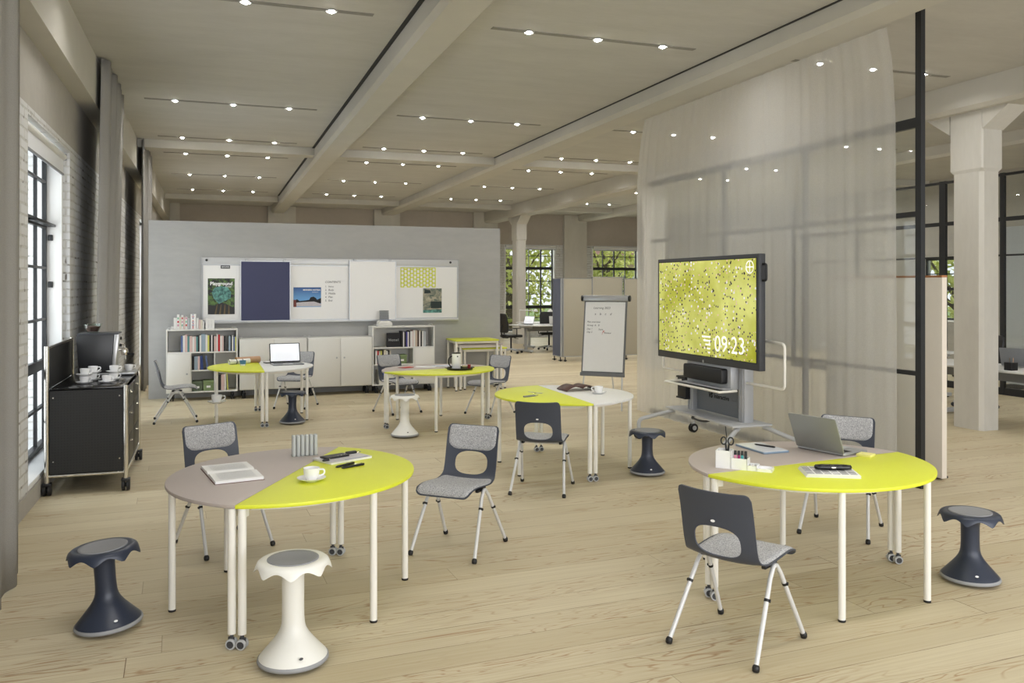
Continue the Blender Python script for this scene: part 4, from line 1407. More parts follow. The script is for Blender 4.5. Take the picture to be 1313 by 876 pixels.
# ------------------------------------------------------------------ coffee trolley by the window
ct = thing('coffee_trolley', 'black perforated coffee trolley with chrome posts by the left window', 'trolley', (-1.335, 8.18, 0))
W, L, HT = .62, 1.38, .93
for (x, y, z1) in ((0, 0, 1.285), (W, 0, HT), (0, L, 1.285), (W, L, HT)):
    MB().tube([(x, y, .10), (x, y, z1)], .019, 18).build('post', CHROME, ct)
b = MB()
for y in (0, L): b.cyl((0, y, .165), (W, y, .165), .014, 12)
for x in (0, W): b.cyl((x, 0, .165), (x, L, .165), .014, 12)
b.build('lower_frame', CHROME, ct)
MB().cyl((0, 0, 1.27), (0, L, 1.27), .012, 12).build('top_rail', CHROME, ct)
for y, nm in ((-.006, 'end_panel'), (L - .006, 'end_panel')):
    p = MB().box(.022, W - .022, y, y + .012, .185, HT - .03).build(nm, PERF, ct, smooth=0)
    b = MB()
    for x in (.05, W - .05):
        for z in (.29, .84): b.cyl((x, y - .003, z), (x, y + .001, z), .006, 10)
    b.build('screw', CHROME, p)
MB().box(-.006, .006, .02, L - .02, HT - .02, 1.262).build('back_screen', PERF, ct, smooth=0)
MB().box(-.006, .006, .02, L - .02, .185, HT - .03).build('back_panel', PERF, ct, smooth=0)
MB().box(.02, W - .02, .02, L - .02, HT - .03, HT - .012).build('worktop', mat('black_glass', (14, 14, 15), .15), ct, bevel=.003)
MB().box(.02, W - .02, .02, L - .02, .17, .19).build('bottom_shelf', BLACKM, ct, smooth=0)
for k, (z0, z1) in enumerate(((.195, .44), (.445, .69), (.695, .885))):
    for j in range(2):
        d = MB().box(W - .012, W + .006, .03 + j * .665, .03 + j * .665 + .655, z0, z1).build('drawer', mat('drawer_black', (24, 24, 24), .4), ct, bevel=.002)
        yc = .03 + j * .665 + .33
        MB().tube(smooth_path([(W + .004, yc - .03, z1 - .05), (W + .025, yc - .03, z1 - .055), (W + .025, yc + .03, z1 - .055), (W + .004, yc + .03, z1 - .05)], .008), .004, 8).build('pull_handle', CHROME, d)
for x in (0, W):
    for y in (0, L):
        c_ = MB()
        for d_ in (-.02, .02):
            c_.lathe([(0, -.014), (.045, -.014), (.05, -.008), (.05, .008), (.045, .014), (0, .014)], 22, M=Matrix.Translation((x + d_, y + .01, .05)) @ Matrix.Rotation(PI / 2, 4, 'Y'), cap=False)
        cw = c_.build('caster', BLACK, ct)
        MB().box(x - .036, x + .036, y - .03, y + .04, .085, .11).cyl((x - .006, y + .01, .05), (x + .006, y + .01, .05), .02, 12).build('caster_fork', BLACK, cw, bevel=.004)

em = thing('espresso_machine', 'black and silver espresso machine on the far end of the coffee trolley', 'coffee machine', (-1.24, 9.22, HT - .011))
MB().box(-.0, .52, .0, .30, 0, .03).build('drip_base', ALU, em, bevel=.012, seg=3)
b = MB(); b.prism([(.02, .03), (.29, .03), (.315, .40), (.0, .40)], .012, .288, Matrix(((1, 0, 0, 0), (0, 0, 1, 0), (0, 1, 0, 0), (0, 0, 0, 1))))
b.build('body', BLACK, em, bevel=.01)
for y in (.0, .288):
    MB().prism([(.012, .03), (.30, .03), (.325, .405), (-.01, .405)], y, y + .012, Matrix(((1, 0, 0, 0), (0, 0, 1, 0), (0, 1, 0, 0), (0, 0, 0, 1)))).build('side_plate', mat('machine_charcoal', (44, 45, 47), .35), em, bevel=.003)
MB().prism([(.30, .03), (.335, .03), (.375, .41), (.33, .41)], .0, .30, Matrix(((1, 0, 0, 0), (0, 0, 1, 0), (0, 1, 0, 0), (0, 0, 0, 1)))).build('front_frame', mat('machine_silver', (196, 196, 196), .3, metal=.6), em, bevel=.008)
MB().box(.0, .37, .0, .30, .405, .42).build('cup_warmer', DKG, em, bevel=.004)
gh = MB().lathe([(.03, 0), (.034, .02), (.034, .05), (.026, .07)], 18, c=(.41, .15, .19)).build('group_head', CHROME, em)
MB().tube([(.42, .15, .205), (.50, .13, .195)], .012, 10).build('portafilter_handle', BLACK, gh)
MB().tube([(.34, .15, .245), (.41, .15, .245)], .02, 12).build('group_neck', CHROME, gh)
for z in (.36, .29): MB().cyl((.36, .15, z), (.385, .15, z), .016, 14).build('control_knob', BLACK, em)
MB().tube(smooth_path([(.345, .24, .3), (.40, .24, .29), (.41, .24, .14)], .03), .006, 8).build('steam_wand', CHROME, em)

bo = thing('glass_bowl', 'clear glass bowl with brown sweets on top of the espresso machine', 'bowl', (-1.12, 9.36, HT - .011 + .42))
MB().lathe([(.0001, 0), (.05, 0), (.055, .006), (.085, .085), (.09, .088), (.083, .086), (.05, .012), (.0001, .01)], 32, cap=False).build('bowl_body', GLASSG, bo)
b = MB(); rnd = random.Random(4)
MB().lathe([(.0001, .012), (.047, .013), (.07, .06), (.05, .066), (.0001, .07)], 20, cap=False).build('sweets', BROWN, bo)

# cups -------------------------------------------------------------
def make_cup(label, x, y, z, rz=0.0, s=1.0, group=None):
    o = MB().lathe([(.0001, .004), (.024, .004), (.026, 0), (.028, .004), (.036, .02), (.041, .045), (.042, .062), (.040, .062), (.038, .045), (.033, .02), (.02, .010), (.0001, .010)], 28, cap=False).build('coffee_cup', PORC, smooth=60)
    o.location = (x, y, z); o.rotation_euler = (0, 0, rz); o.scale = (s, s, s)
    tag(o, label, 'cup', group)
    MB().tube(smooth_path([(.040, 0, .052), (.064, 0, .054), (.066, 0, .03), (.037, 0, .018)], .016, 6), .0045, 8).build('handle', PORC, o)
    return o
def make_saucer(label, x, y, z, s=1.0, group=None):
    o = MB().lathe([(.0001, .002), (.028, .002), (.032, 0), (.036, .003), (.06, .012), (.072, .018), (.073, .020), (.06, .016), (.034, .007), (.0001, .006)], 32, cap=False).build('saucer', PORC, smooth=60)
    o.location = (x, y, z); o.scale = (s, s, s)
    return tag(o, label, 'saucer', group)
def cup_set(where, x, y, z, rz=0.0, s=1.0, group=None):
    make_saucer('white saucer ' + where, x, y, z, s, group and group.replace('cups', 'saucers'))
    make_cup('white cup on the saucer ' + where, x, y, z + .0065 * s, rz, s, group)
zc = HT - .0115
STK = [((-1.09, 8.53), 2, 'front left'), ((-1.05, 8.76), 2, 'rear left'), ((-.905, 8.53), 1, 'front right'), ((-.87, 8.76), 2, 'rear right')]
for (x, y), n, nm in STK:
    for k in range(n):
        lv = 'alone' if n == 1 else ('lower', 'upper')[k]
        cup_set('%s of the trolley cups, %s' % (nm, 'bottom tier' if k == 0 else 'upper tier'), x + .004 * k, y, zc + k * .0690, -.35 + .3 * k, 1.0, 'cups on the coffee trolley')
make_cup('white cup standing on the espresso machine drip tray', -1.24 + .45, 9.37, HT - .011 + .0305, .4)

cup_set('beside the magazine on the nearest lime table', .522, 4.80, TH, -.2, 1.08)
cup_set('beside the open book on the white half table', 3.672, 7.74, TH, 2.6, 1.1)
cup_set('held low against the leg front of the back lime table', .06, 11.53, .295, .0, 1.6)

# ------------------------------------------------------------------ things on the nearest table
def open_book(label, x, y, z, rz, w, h, th, cover, lift=0.0, lines=True):
    t = thing('open_book', label, 'book', (x, y, z), rz)
    MB().box(-w, w, -h / 2 - .004, h / 2 + .004, 0, .003).build('cover', cover, t, smooth=0)
    for s in (-1, 1):
        b = MB()
        def fn(u, v, s=s):
            xx = s * (w - .003) * u
            zz = .003 + th * (1 - (1 - min(1, u * 5)) ** 2 * .75) * (1 - .25 * u)
            return Vector((xx, -h / 2 + h * v, zz))
        n = 14
        top = [[b.bm.verts.new(fn(i / n, j)) for j in (0, 1)] for i in range(n + 1)]
        bot = [[b.bm.verts.new(Vector((fn(i / n, j).x, fn(i / n, j).y, .003))) for j in (0, 1)] for i in range(n + 1)]
        for i in range(n):
            b.bm.faces.new((top[i][0], top[i + 1][0], top[i + 1][1], top[i][1]))
            for j in (0, 1): b.bm.faces.new((top[i][j], top[i + 1][j], bot[i + 1][j], bot[i][j]))
        b.bm.faces.new((top[n][0], top[n][1], bot[n][1], bot[n][0]))
        pg = b.build('page_block', PAPER, t, smooth=50)
        if lines:
            b = MB()
            for k in range(15):
                x0, x1 = .14 + .05 * k, .14 + .05 * k + .012
                a_, e_ = .12, .88
                p = [fn(x0, a_) , fn(x1, a_), fn(x1, e_), fn(x0, e_)]
                vs = [b.bm.verts.new(q + Vector((0, 0, .0006))) for q in p]
                b.bm.faces.new(vs)
            b.build('print_lines', LTG, pg, smooth=0)
    return t
open_book('open book with printed white pages on the nearest taupe table half', .108, 5.128, TH, 1.737, .235, .26, .02, BROWN)

tt = thing('pen_holder', 'glass tube pen holder standing on the nearest taupe table edge', 'pen holder', (.56, 5.545, TH), .02)
for i in range(6):
    for j in range(2):
        x, y = (-.068 + i * .0272), (-.014 + j * .028)
        g = MB().lathe([(.012, 0), (.012, .13), (.0105, .13), (.0105, .003)], 16, c=(x, y, .0), cap=False).build('glass_tube', mat('frosted_glass', (214, 217, 214), .2, alpha=.6), tt, smooth=60)
b = MB()
b.box(-.082, .082, -.028, .028, 0, .004)
b.build('base_plate', GLASSG, tt, smooth=0)
b = MB()
for i in range(6): b.cyl((-.068 + i * .0272, -.014, .004), (-.068 + i * .0272, -.014, .137 - (i % 3) * .008), .0055, 8)
b.build('slate_pencil', mat('pencil_grey', (196, 200, 194), .5), tt)

mg = thing('magazine', 'thick magazine with printed cover under phones on the nearest lime table', 'magazine', (.77, 5.345, TH), .45)
MB().box(-.15, .15, -.105, .105, 0, .012).build('pages', PAPER, mg, bevel=.002)
MB().box(-.151, .151, -.106, .106, .012, .0135).build('cover', mat('magazine_cover', (206, 204, 206), .35, var=.1, vscale=15), mg, smooth=0)
MB().box(-.04, .13, -.09, -.085, .0135, .0142).build('cover_stripe', BLUEP, mg, smooth=0)
ph = thing('smartphone', 'black smartphone lying on the magazine on the nearest lime table', 'phone', (.725, 5.36, TH + .0137), .42)
MB().prism(rrect(-.085, .085, -.042, .042, .012), 0, .01).build('body', BLACK, ph, bevel=.002)
MB().prism(rrect(-.078, .078, -.037, .037, .008), .0098, .0106).build('screen', mat('black_gloss', (8, 8, 9), .1), ph, smooth=0)
gl = thing('key_fob', 'black car key fob with metal ring lying on the magazine beside the smartphone', 'key fob', (.845, 5.44, TH + .0137), .35)
MB().prism(rrect(-.045, .03, -.016, .016, .012), 0, .014).build('fob_body', BLACK, gl, bevel=.004)
MB().tube([(.045 + .016 * math.cos(a), .016 * math.sin(a), .004) for a in [2 * PI * k / 18 for k in range(19)]], .0022, 6, cap=False).build('ring', CHROME, gl)
MB().box(-.03, .0, -.008, .008, .0135, .0148).build('buttons', DKG, gl, bevel=.0005)
lb = thing('lighter', 'small black and silver lighter at the left end of the magazine', 'lighter', (.655, 5.25, TH + .0137), .5)
MB().box(-.02, .025, -.007, .007, 0, .012).build('body', BLACK, lb, bevel=.003)
MB().box(.02, .032, -.006, .006, .001, .011).build('cap', CHROME, lb, bevel=.002)
def pen(label, x, y, z, rz, c=BLACK, L=.14, k=1.0):
    t = thing('pen', label, 'pen', (x, y, z + .0055 * k), rz)
    t.scale = (1, k, k)
    MB().tube([(-L / 2, 0, 0), (-L / 2 + .012, 0, 0), (L / 2 - .01, 0, 0), (L / 2, 0, 0)], [.0015, .0052, .0055, .0045], 12).build('barrel', c, t)
    MB().box(L * .05, L * .42, -.0012, .0012, .005, .0078).build('clip', CHROME, t, bevel=.0005)
    return t
pen('black pen on the nearest lime table, the one nearer the magazine', .755, 5.13, TH, .62, L=.15, k=1.35)
pen('black pen on the nearest lime table, the one farther from the magazine', .795, 5.085, TH, .45, L=.16, k=1.35)

# ------------------------------------------------------------------ right table
def laptop(name, label, x, y, z, rz, w, d, ang, lid, base, screen=None, kb=BLACK):
    t = thing(name, label, 'laptop', (x, y, z), rz)          # keyboard side faces local -y, hinge at y=0
    MB().prism(rrect(-w / 2, w / 2, -d, 0, .012), .003, .017).build('base', base, t, bevel=.003)
    MB().prism(rrect(-w / 2 + .01, w / 2 - .01, -d + .01, -.01, .01), 0, .003).build('foot', BLACK, t, smooth=0)
    b = MB()
    for r in range(5):
        for c_ in range(12):
            x0 = -w * .42 + c_ * w * .07
            b.box(x0, x0 + w * .058, -d * .48 + r * d * .075, -d * .48 + r * d * .075 + d * .058, .017, .0185)
    b.build('keyboard', kb, t, smooth=0)
    MB().box(-w * .16, w * .16, -d * .92, -d * .58, .017, .0174).build('touchpad', LTG, t, smooth=0)
    M = Matrix.Translation((0, 0, .017)) @ Matrix.Rotation(math.radians(ang), 4, 'X')
    ld = MB().prism(rrect(-w / 2, w / 2, 0, d * .98, .012), -.004, .004, M @ FRONT).build('lid', lid, t, bevel=.002)
    MB().prism(rrect(-w / 2 + .006, w / 2 - .006, .006, d * .97, .01), .0042, .0048, M @ FRONT).build('bezel', BLACK, ld, smooth=0)
    pn = MB().box(-w / 2 + .014, w / 2 - .014, -.0056, -.0046, .022, d * .94, M).build('display', screen or BLACK, ld, smooth=0)
    if screen:
        b = MB()
        for k in range(9):
            x0 = -w * .34 + k * w * .068
            b.box(x0, x0 + .003, -.0064, -.0056, d * .16, d * (.62 - .03 * (k % 3)), M)
        b.build('screen_columns', LTG, pn, smooth=0)
    return t
laptop('laptop', 'open silver-grey laptop seen from its lid side on the right taupe table', 3.735, 4.525, TH, 1.82, .36, .25, -22, mat('laptop_lid', (150, 152, 148), .4, metal=.35), ALU)

og = thing('desk_organiser', 'white stepped pen organiser with black scissors on the right table', 'organiser', (2.925, 4.315, TH), -.80)
b = MB()
def tray(x0, x1, y0, y1, h, wall=.004):
    b.box(x0, x1, y0, y1, 0, .004); b.box(x0, x0 + wall, y0, y1, .004, h); b.box(x1 - wall, x1, y0, y1, .004, h); b.box(x0, x1, y0, y0 + wall, .004, h); b.box(x0, x1, y1 - wall, y1, .004, h)
tray(-.09, .0, -.045, .045, .105); tray(.0, .095, -.045, .045, .066); tray(.095, .15, -.045, .045, .03); tray(.15, .235, -.045, .045, .018)
b.build('tray_body', PORC, og, smooth=0)
sx = thing('scissors', 'black-handled scissors standing in the white pen organiser', 'scissors', (2.925 - .012, 4.315 + .035, TH + .006), -.80)
for s in (-1, 1):
    bl_ = MB().prism([(0, 0), (.006 * s, 0), (.012 * s, .10), (0, .11)] if s > 0 else [(.006 * s, 0), (0, 0), (0, .11), (.012 * s, .10)], -.001, .001, at(0, s * .0012, 0)).build('blade', SILV, sx, smooth=0)
    MB().tube([(s * .021 + .016 * math.cos(a), 0, .148 + .022 * math.sin(a)) for a in [2 * PI * k / 20 for k in range(21)]], .0045, 8, cap=False).tube([(s * .004, 0, .085), (s * .010, 0, .13)], .006, 8).build('handle', BLACK, bl_)
for i, (c, nm) in enumerate((((225, 150, 170), 'pink'), ((170, 40, 110), 'magenta'), ((70, 170, 170), 'turquoise'), ((40, 40, 44), 'black'))):
    dx = .018 + i * .02
    px_, py_ = 2.925 + dx * math.cos(-.8) , 4.315 + dx * math.sin(-.8)
    t = thing('marker_pen', '%s marker standing in the white organiser beside the scissors' % nm, 'marker', (px_, py_, TH + .0045), -.8)
    MB().cyl((0, 0, 0), (0, 0, .075), .008, 12).build('barrel', mat('marker_' + nm, c, .4), t)
    MB().tube([(0, 0, .075), (.0, 0, .1)], [.0088, .0075], 12).build('cap', BLACK, t)
b = MB()
for k in range(3): 
    t = thing('paper_clip', 'black binder clip lying in the shallow tray of the white organiser', 'clip', (2.925 + (.105 + k * .016) * math.cos(-.8), 4.315 + (.105 + k * .016) * math.sin(-.8), TH + .0045), -.8 + .5, 'black clips in the organiser')
    MB().prism([(-.006, 0), (.006, 0), (.001, .012), (-.001, .012)], -.015, .015, at(0, 0, 0)).build('clip_body', BLACK, t, smooth=0)
    MB().tube(smooth_path([(-.002, -.006, .011), (-.002, -.006, .026), (-.002, .006, .026), (-.002, .006, .011)], .004), .0012, 6).build('clip_wire', CHROME, t)

tb = thing('tablet', 'pale blue tablet lying on the right taupe table, pen on top', 'tablet', (3.445, 4.745, TH), .0)
MB().prism(rrect(-.10, .10, -.16, .16, .012), 0, .012).build('body', mat('tablet_blue', (120, 140, 158), .4), tb, bevel=.003)
MB().prism(rrect(-.094, .094, -.154, .154, .009), .0118, .0135).build('screen', mat('tablet_white', (218, 222, 228), .25), tb, smooth=0)
pen('black pen lying on the pale blue tablet', 3.475, 4.755, TH + .0135, -1.15, L=.15)

nw = thing('newspaper', 'folded newspaper on the right lime table under a black case', 'newspaper', (3.355, 3.99, TH), -.82 + .35)
b = MB()
for k in range(4): b.box(-.15 + k * .003, .15 - (k % 2) * .004, -.115, .115 - k * .003, k * .005, k * .005 + .0044)
b.build('folded_sheets', PAPER, nw, bevel=.0015)
b = MB()
rnd = random.Random(9)
for k in range(6):
    x0 = -.14 + k * .047
    for j in range(22):
        if rnd.random() < .85: b.box(x0, x0 + .04, -.105 + j * .0095, -.105 + j * .0095 + .0035, .0196, .0199)
b.build('newsprint', INK, nw, smooth=0)
cs = thing('glasses_case', 'black glossy glasses case lying on the newspaper at right', 'case', (3.38, 3.985, TH + .0202), -.42)
MB().tube([(-.105, 0, .017), (-.10, 0, .017), (-.06, 0, .017), (.06, 0, .017), (.10, 0, .017), (.105, 0, .017)], [.006, .013, .017, .017, .013, .006], 16).build('case_body', mat('black_gloss', (8, 8, 9), .1), cs, smooth=50)
MB().box(-.09, .09, -.019, -.013, .014, .018).build('zip_band', DKG, cs, bevel=.001)
MB().box(-.012, .012, -.021, -.017, .012, .021).build('clasp', CHROME, cs, bevel=.001)
sn = thing('sticky_notes', 'pale yellow sticky note pad on the right end of the lime table', 'note pad', (3.93, 4.33, TH), .5)
MB().box(-.045, .045, -.045, .045, 0, .014).build('pad', mat('note_yellow', (226, 220, 130), .8, var=.03), sn, bevel=.001)
MB().box(-.045, .045, -.0445, .044, .0142, .0148).build('top_sheet', mat('note_yellow_light', (234, 229, 148), .8), sn, smooth=0)

# ------------------------------------------------------------------ middle table
t = thing('open_book', 'open dark-covered book with arched pages on the white middle table half', 'book', (3.60, 8.10, TH), .05)
for s in (-1, 1):
    b = MB()
    n = 14
    def fb(u, v, s=s, h=0.0):
        return Vector((s * .185 * u, -.12 + .24 * v, .004 + .055 * math.sin(PI * min(1, .12 + u * .88)) ** .8 * (1 - .35 * u) + h + (.006 if h < 0 else .006)))
    b.grid(lambda u, v: fb(u, v), n, 2)
    pg = b.build('page_block', mat('brown_plate', (78, 52, 46), .5, var=.4, vscale=25), t, smooth=60)
    so = pg.modifiers.new('thick', 'SOLIDIFY'); so.thickness = .008; so.offset = -1
    b = MB(); b.grid(lambda u, v: fb(.05 + u * .93, -.02 + v * 1.04, h=-.009), n, 2)
    cv = b.build('cover', mat('book_edge', (214, 196, 182), .6), t, smooth=60)
us = thing('usb_stick', 'small grey recorder lying at the front of the lime middle table', 'recorder', (2.93, 7.75, TH), .35)
MB().prism(rrect(-.07, .07, -.018, .018, .008), 0, .014).build('body', MIDG, us, bevel=.002)
MB().box(.068, .105, -.013, .013, .003, .011).build('cap', CHROME, us, bevel=.001)
us = thing('key_ring', 'small metal keys lying behind the recorder on the lime middle table', 'keys', (3.08, 7.99, TH), -.5)
MB().tube([(.018 * math.cos(a), .018 * math.sin(a), .003) for a in [2 * PI * k / 18 for k in range(19)]], .0022, 6, cap=False).build('ring', CHROME, us)
for k, a in enumerate((.2, -.5, 2.6)):
    R_ = Matrix.Rotation(a, 4, 'Z')
    MB().prism([(.02, -.012), (.045, -.012), (.05, -.004), (.085, -.004), (.085, .004), (.05, .004), (.045, .012), (.02, .012)], .001 + k * .003, .0035 + k * .003, R_).build('key', ALU, us, smooth=0)

# ------------------------------------------------------------------ tray table
ty = thing('serving_tray', 'round black tray carrying a white jug on the back lime table', 'tray', (3.04, 10.60, TH))
MB().lathe([(.0001, 0), (.15, 0), (.165, .004), (.172, .028), (.168, .028), (.16, .008), (.0001, .006)], 40, cap=False).build('tray_body', BLACK, ty, smooth=50)
for s in (-1, 1):
    MB().tube(smooth_path([(s * .168, -.04, .022), (s * .19, -.035, .026), (s * .19, .035, .026), (s * .168, .04, .022)], .01), .004, 8).build('grip', BLACK, ty)
jg = thing('vacuum_jug', 'white vacuum jug with black handle and lid on the round tray', 'jug', (3.005, 10.64, TH + .0062))
MB().lathe([(.0001, 0), (.055, 0), (.058, .004), (.058, .19), (.054, .20), (.0001, .20)], 32, cap=False).build('jug_body', PORC, jg, smooth=50)
MB().lathe([(.0001, .0), (.056, .0), (.058, .008), (.05, .014), (.0001, .016)], 28, c=(0, 0, .20), cap=False).build('lid', BLACK, jg)
MB().tube([Vector((-.055 - .05 * math.sin(a), 0, .10 - .068 * math.cos(a))) for a in [PI * k / 16 for k in range(17)]], .008, 10).build('handle', BLACK, jg)
MB().cyl((.0, -.060, .165), (.0, -.056, .165), .009, 12).build('button', BLACK, jg)
bw = thing('glass_bowl', 'small glass bowl of biscuits beside the jug on the tray', 'bowl', (3.10, 10.585, TH + .0062))
MB().lathe([(.0001, 0), (.025, 0), (.05, .03), (.055, .042), (.051, .042), (.024, .006), (.0001, .005)], 24, cap=False).build('bowl_body', GLASSG, bw)
MB().lathe([(.0001, .007), (.022, .007), (.045, .034), (.02, .044), (.0001, .046)], 16, cap=False).build('biscuits', mat('biscuit', (206, 192, 140), .8, var=.2), bw)
rc = thing('red_tin', 'small dark red tin at the right of the black tray', 'tin', (3.155, 10.555, TH + .0062))
MB().lathe([(.0001, 0), (.02, 0), (.021, .003), (.021, .05), (.0001, .052)], 20, cap=False).build('body', mat('dark_red', (140, 20, 30), .35), rc)
MB().lathe([(.0001, .052), (.0215, .05), (.0215, .06), (.0001, .061)], 20, cap=False).build('lid', mat('tin_lid', (170, 40, 45), .35), rc)
def sheet(label, x, y, rz, w, h, m, n=1, name='paper_sheet'):
    b = MB()
    b.grid(lambda u, v: Vector((w * (u - .5), h * (v - .5), .0012 + .004 * (u - .5) ** 2)), 6, 2)
    o = b.build(name, m, smooth=60)
    so = o.modifiers.new('thick', 'SOLIDIFY'); so.thickness = .0012; so.offset = 1
    o.location = (x, y, TH); o.rotation_euler = (0, 0, rz)
    return tag(o, label, 'paper')
sheet('red folder sheet on the back taupe table half', 2.45, 11.09, .5, .20, .15, mat('red_paper', (186, 66, 56), .7))
sheet('white paper sheet next to the red folder on the back taupe table', 2.70, 11.09, -.4, .28, .2, PAPER)
o = sheet('pale blue-white paper sheet behind the jug on the back taupe table', 2.96, 11.17, .2, .28, .2, mat('blue_paper', (206, 212, 222), .7))

# ------------------------------------------------------------------ far left table
laptop('laptop', 'open dark grey laptop with white page on its screen, back left table', .97, 12.22, TH, .10, .42, .28, -14, DKG, MIDG, SCREENW)
rl = thing('paper_roll', 'rolled brown and white paper lying on the back lime table', 'paper roll', (.42, 12.46, TH), .42)
def rollm(x0, x1, r, y, m, nm):
    pts = []
    b = MB(); b.lathe([(r - .004, x0), (r, x0), (r, x1), (r - .004, x1), (r - .004, x0)], 24, M=Matrix.Translation((0, y, r)) @ Matrix.Rotation(PI / 2, 4, 'Y'), cap=False)
    return b.build(nm, m, rl, smooth=50)
rollm(-.10, .25, .045, .02, KRAFT, 'kraft_roll')
rollm(-.24, .06, .036, -.062, PAPER, 'white_roll')
for x in (-.14, -.05): MB().lathe([(.0362, -.006), (.0366, 0), (.0362, .006)], 20, M=Matrix.Translation((x, -.062, .036)) @ Matrix.Rotation(PI / 2, 4, 'Y'), cap=False).build('rubber_band', DKG, rl)
bc = thing('blue_pot', 'small blue pot with white base in front of the paper roll', 'pot', (.40, 12.13, TH))
MB().lathe([(.0001, 0), (.036, 0), (.038, .02), (.036, .022), (.0001, .022)], 24, cap=False).build('white_base', PORC, bc)
MB().lathe([(.038, .02), (.044, .07), (.041, .07), (.035, .024), (.0001, .023)], 24, cap=False).build('blue_body', mat('pot_blue', (70, 120, 180), .4), bc)
ph = thing('slim_device', 'black slim device lying left of the dark laptop on the white half table', 'device', (.75, 12.42, TH), .2)
MB().prism(rrect(-.05, .05, -.08, .08, .01), 0, .01).build('body', BLACK, ph, bevel=.002)
MB().prism(rrect(-.046, .046, -.075, .075, .008), .0098, .0105).build('screen', mat('black_gloss', (8, 8, 9), .1), ph, smooth=0)
# ------------------------------------------------------------------ office area far behind
DESKW = mat('desk_white', (214, 214, 212), .4, var=.01)
def office_desk(label, x, y, w, d, rz, curved=False, group=None):
    t = thing('office_desk', label, 'desk', (x, y, 0), rz, group)
    if curved:
        p = [(0, .35), (.35, 0), (w - .5, -.05), (w, .2), (w, d), (0, d)]
        b = MB(); b.prism(p, .715, .74)
    else:
        b = MB(); b.prism(rrect(0, w, 0, d, .03, 3), .715, .74)
    b.build('desktop', DESKW, t, bevel=.004)
    for xx in (.25, w - .25):
        b = MB(); b.box(xx - .035, xx + .035, d * .5 - .03, d * .5 + .03, .06, .70); b.box(xx - .03, xx + .03, d * .5 - .33, d * .5 + .33, .66, .712)
        l = b.build('leg', LTG, t, bevel=.003)
        MB().box(xx - .04, xx + .04, d * .5 - .36, d * .5 + .36, .015, .07).build('foot_bar', LTG, l, bevel=.006)
        b = MB()
        for s in (-1, 1): b.cyl((xx, d * .5 + s * .31, 0), (xx, d * .5 + s * .31, .016), .02, 10)
        b.build('glide', BLACK, l)
    MB().box(.3, w - .3, d * .5 - .015, d * .5 + .015, .56, .68).build('cable_tray', MIDG, t, smooth=0)
    return t
office_desk('curved white office desk with lamps in front of the far window', 7.95, 21.2, 2.3, 1.1, .12, True)
office_desk('white office desk behind the curved one at the far window', 8.6, 22.9, 2.2, .9, .05)
def task_chair(label, x, y, rz):
    t = thing('task_chair', label, 'office chair', (x, y, 0), rz, 'black office chairs')
    for k in range(5):
        a = 2 * PI * k / 5
        l = MB().tube([(0, 0, .11), (.3 * math.cos(a), .3 * math.sin(a), .075)], [.028, .018], 10).build('base_arm', LTG, t)
        MB().lathe([(0, -.02), (.03, -.02), (.032, 0), (.03, .02), (0, .02)], 14, M=Matrix.Translation((.3 * math.cos(a), .3 * math.sin(a), .033)) @ Matrix.Rotation(a, 4, 'Z') @ Matrix.Rotation(PI / 2, 4, 'X'), cap=False).build('caster', BLACK, l)
    MB().cyl((0, 0, .09), (0, 0, .42), .025, 12).build('gas_lift', BLACK, t)
    MB().prism(rrect(-.25, .25, -.23, .25, .09), .43, .50).build('seat', BLACK, t, bevel=.025, seg=3)
    M = Matrix.Translation((0, -.24, .56)) @ Matrix.Rotation(math.radians(8), 4, 'X') @ FRONT
    MB().prism(rrect(-.23, .23, .0, .52, .1), -.025, .025, M).build('backrest', BLACK, t, bevel=.015)
    MB().tube(smooth_path([(0, -.1, .42), (0, -.3, .44), (0, -.33, .62), (0, -.29, .8)], .06), .02, 10).build('back_support', BLACK, t)
    MB().tube([(.15, 0, .42), (.3, .03, .40)], .008, 8).build('lever', BLACK, t)
    for s in (-1, 1):
        b = MB().tube(smooth_path([(s * .22, -.02, .44), (s * .3, -.02, .46), (s * .3, -.02, .67)], .04), .014, 8)
        b.box(s * .3 - .035, s * .3 + .035, -.14, .1, .67, .69)
        b.build('armrest', BLACK, t)
    return t
task_chair('black office chair left of the curved desk at the far window', 7.62, 21.55, -1.3)
task_chair('black office chair behind the curved desk at the far window', 9.05, 22.35, 2.9)
task_chair('black office chair at the right end of the far desks', 10.3, 21.9, 1.4)
def lamp(label, x, y, rz):
    t = thing('desk_lamp', label, 'lamp', (x, y, .74), rz, 'white desk lamps')
    MB().lathe([(.0001, 0), (.08, 0), (.08, .012), (.02, .02), (.0001, .02)], 20, cap=False).build('base', WHITEL, t)
    MB().tube([(0, 0, .015), (0, 0, .40)], .01, 8).tube([(0, 0, .40), (.48, 0, .38)], .012, 8).build('arm', WHITEL, t)
    MB().lathe([(.02, .06), (.06, .02), (.075, -.02), (.07, -.02), (.05, .015), (.0001, .04)], 18, c=(.5, 0, .37), cap=False).build('lamp_head', WHITEL, t)
lamp('white articulated desk lamp at the left of the far curved desk', 8.1, 22.2, .1)
lamp('white articulated desk lamp in the middle of the far curved desk', 9.45, 21.95, 2.9)
lamp('white articulated desk lamp at the right of the far curved desk', 9.95, 21.7, 2.9)
laptop('laptop', 'small white laptop at the left of the far curved desk', 8.25, 21.9, .74, -1.0, .34, .24, -20, WHITEL, LTG, SCREENW)
laptop('laptop', 'small white laptop in the middle of the far curved desk', 9.0, 21.75, .74, 2.6, .34, .24, -20, WHITEL, LTG, SCREENW)
t = thing('desk_phone', 'small grey box standing at the right of the far curved desk', 'box', (9.3, 21.55, .74), .1)
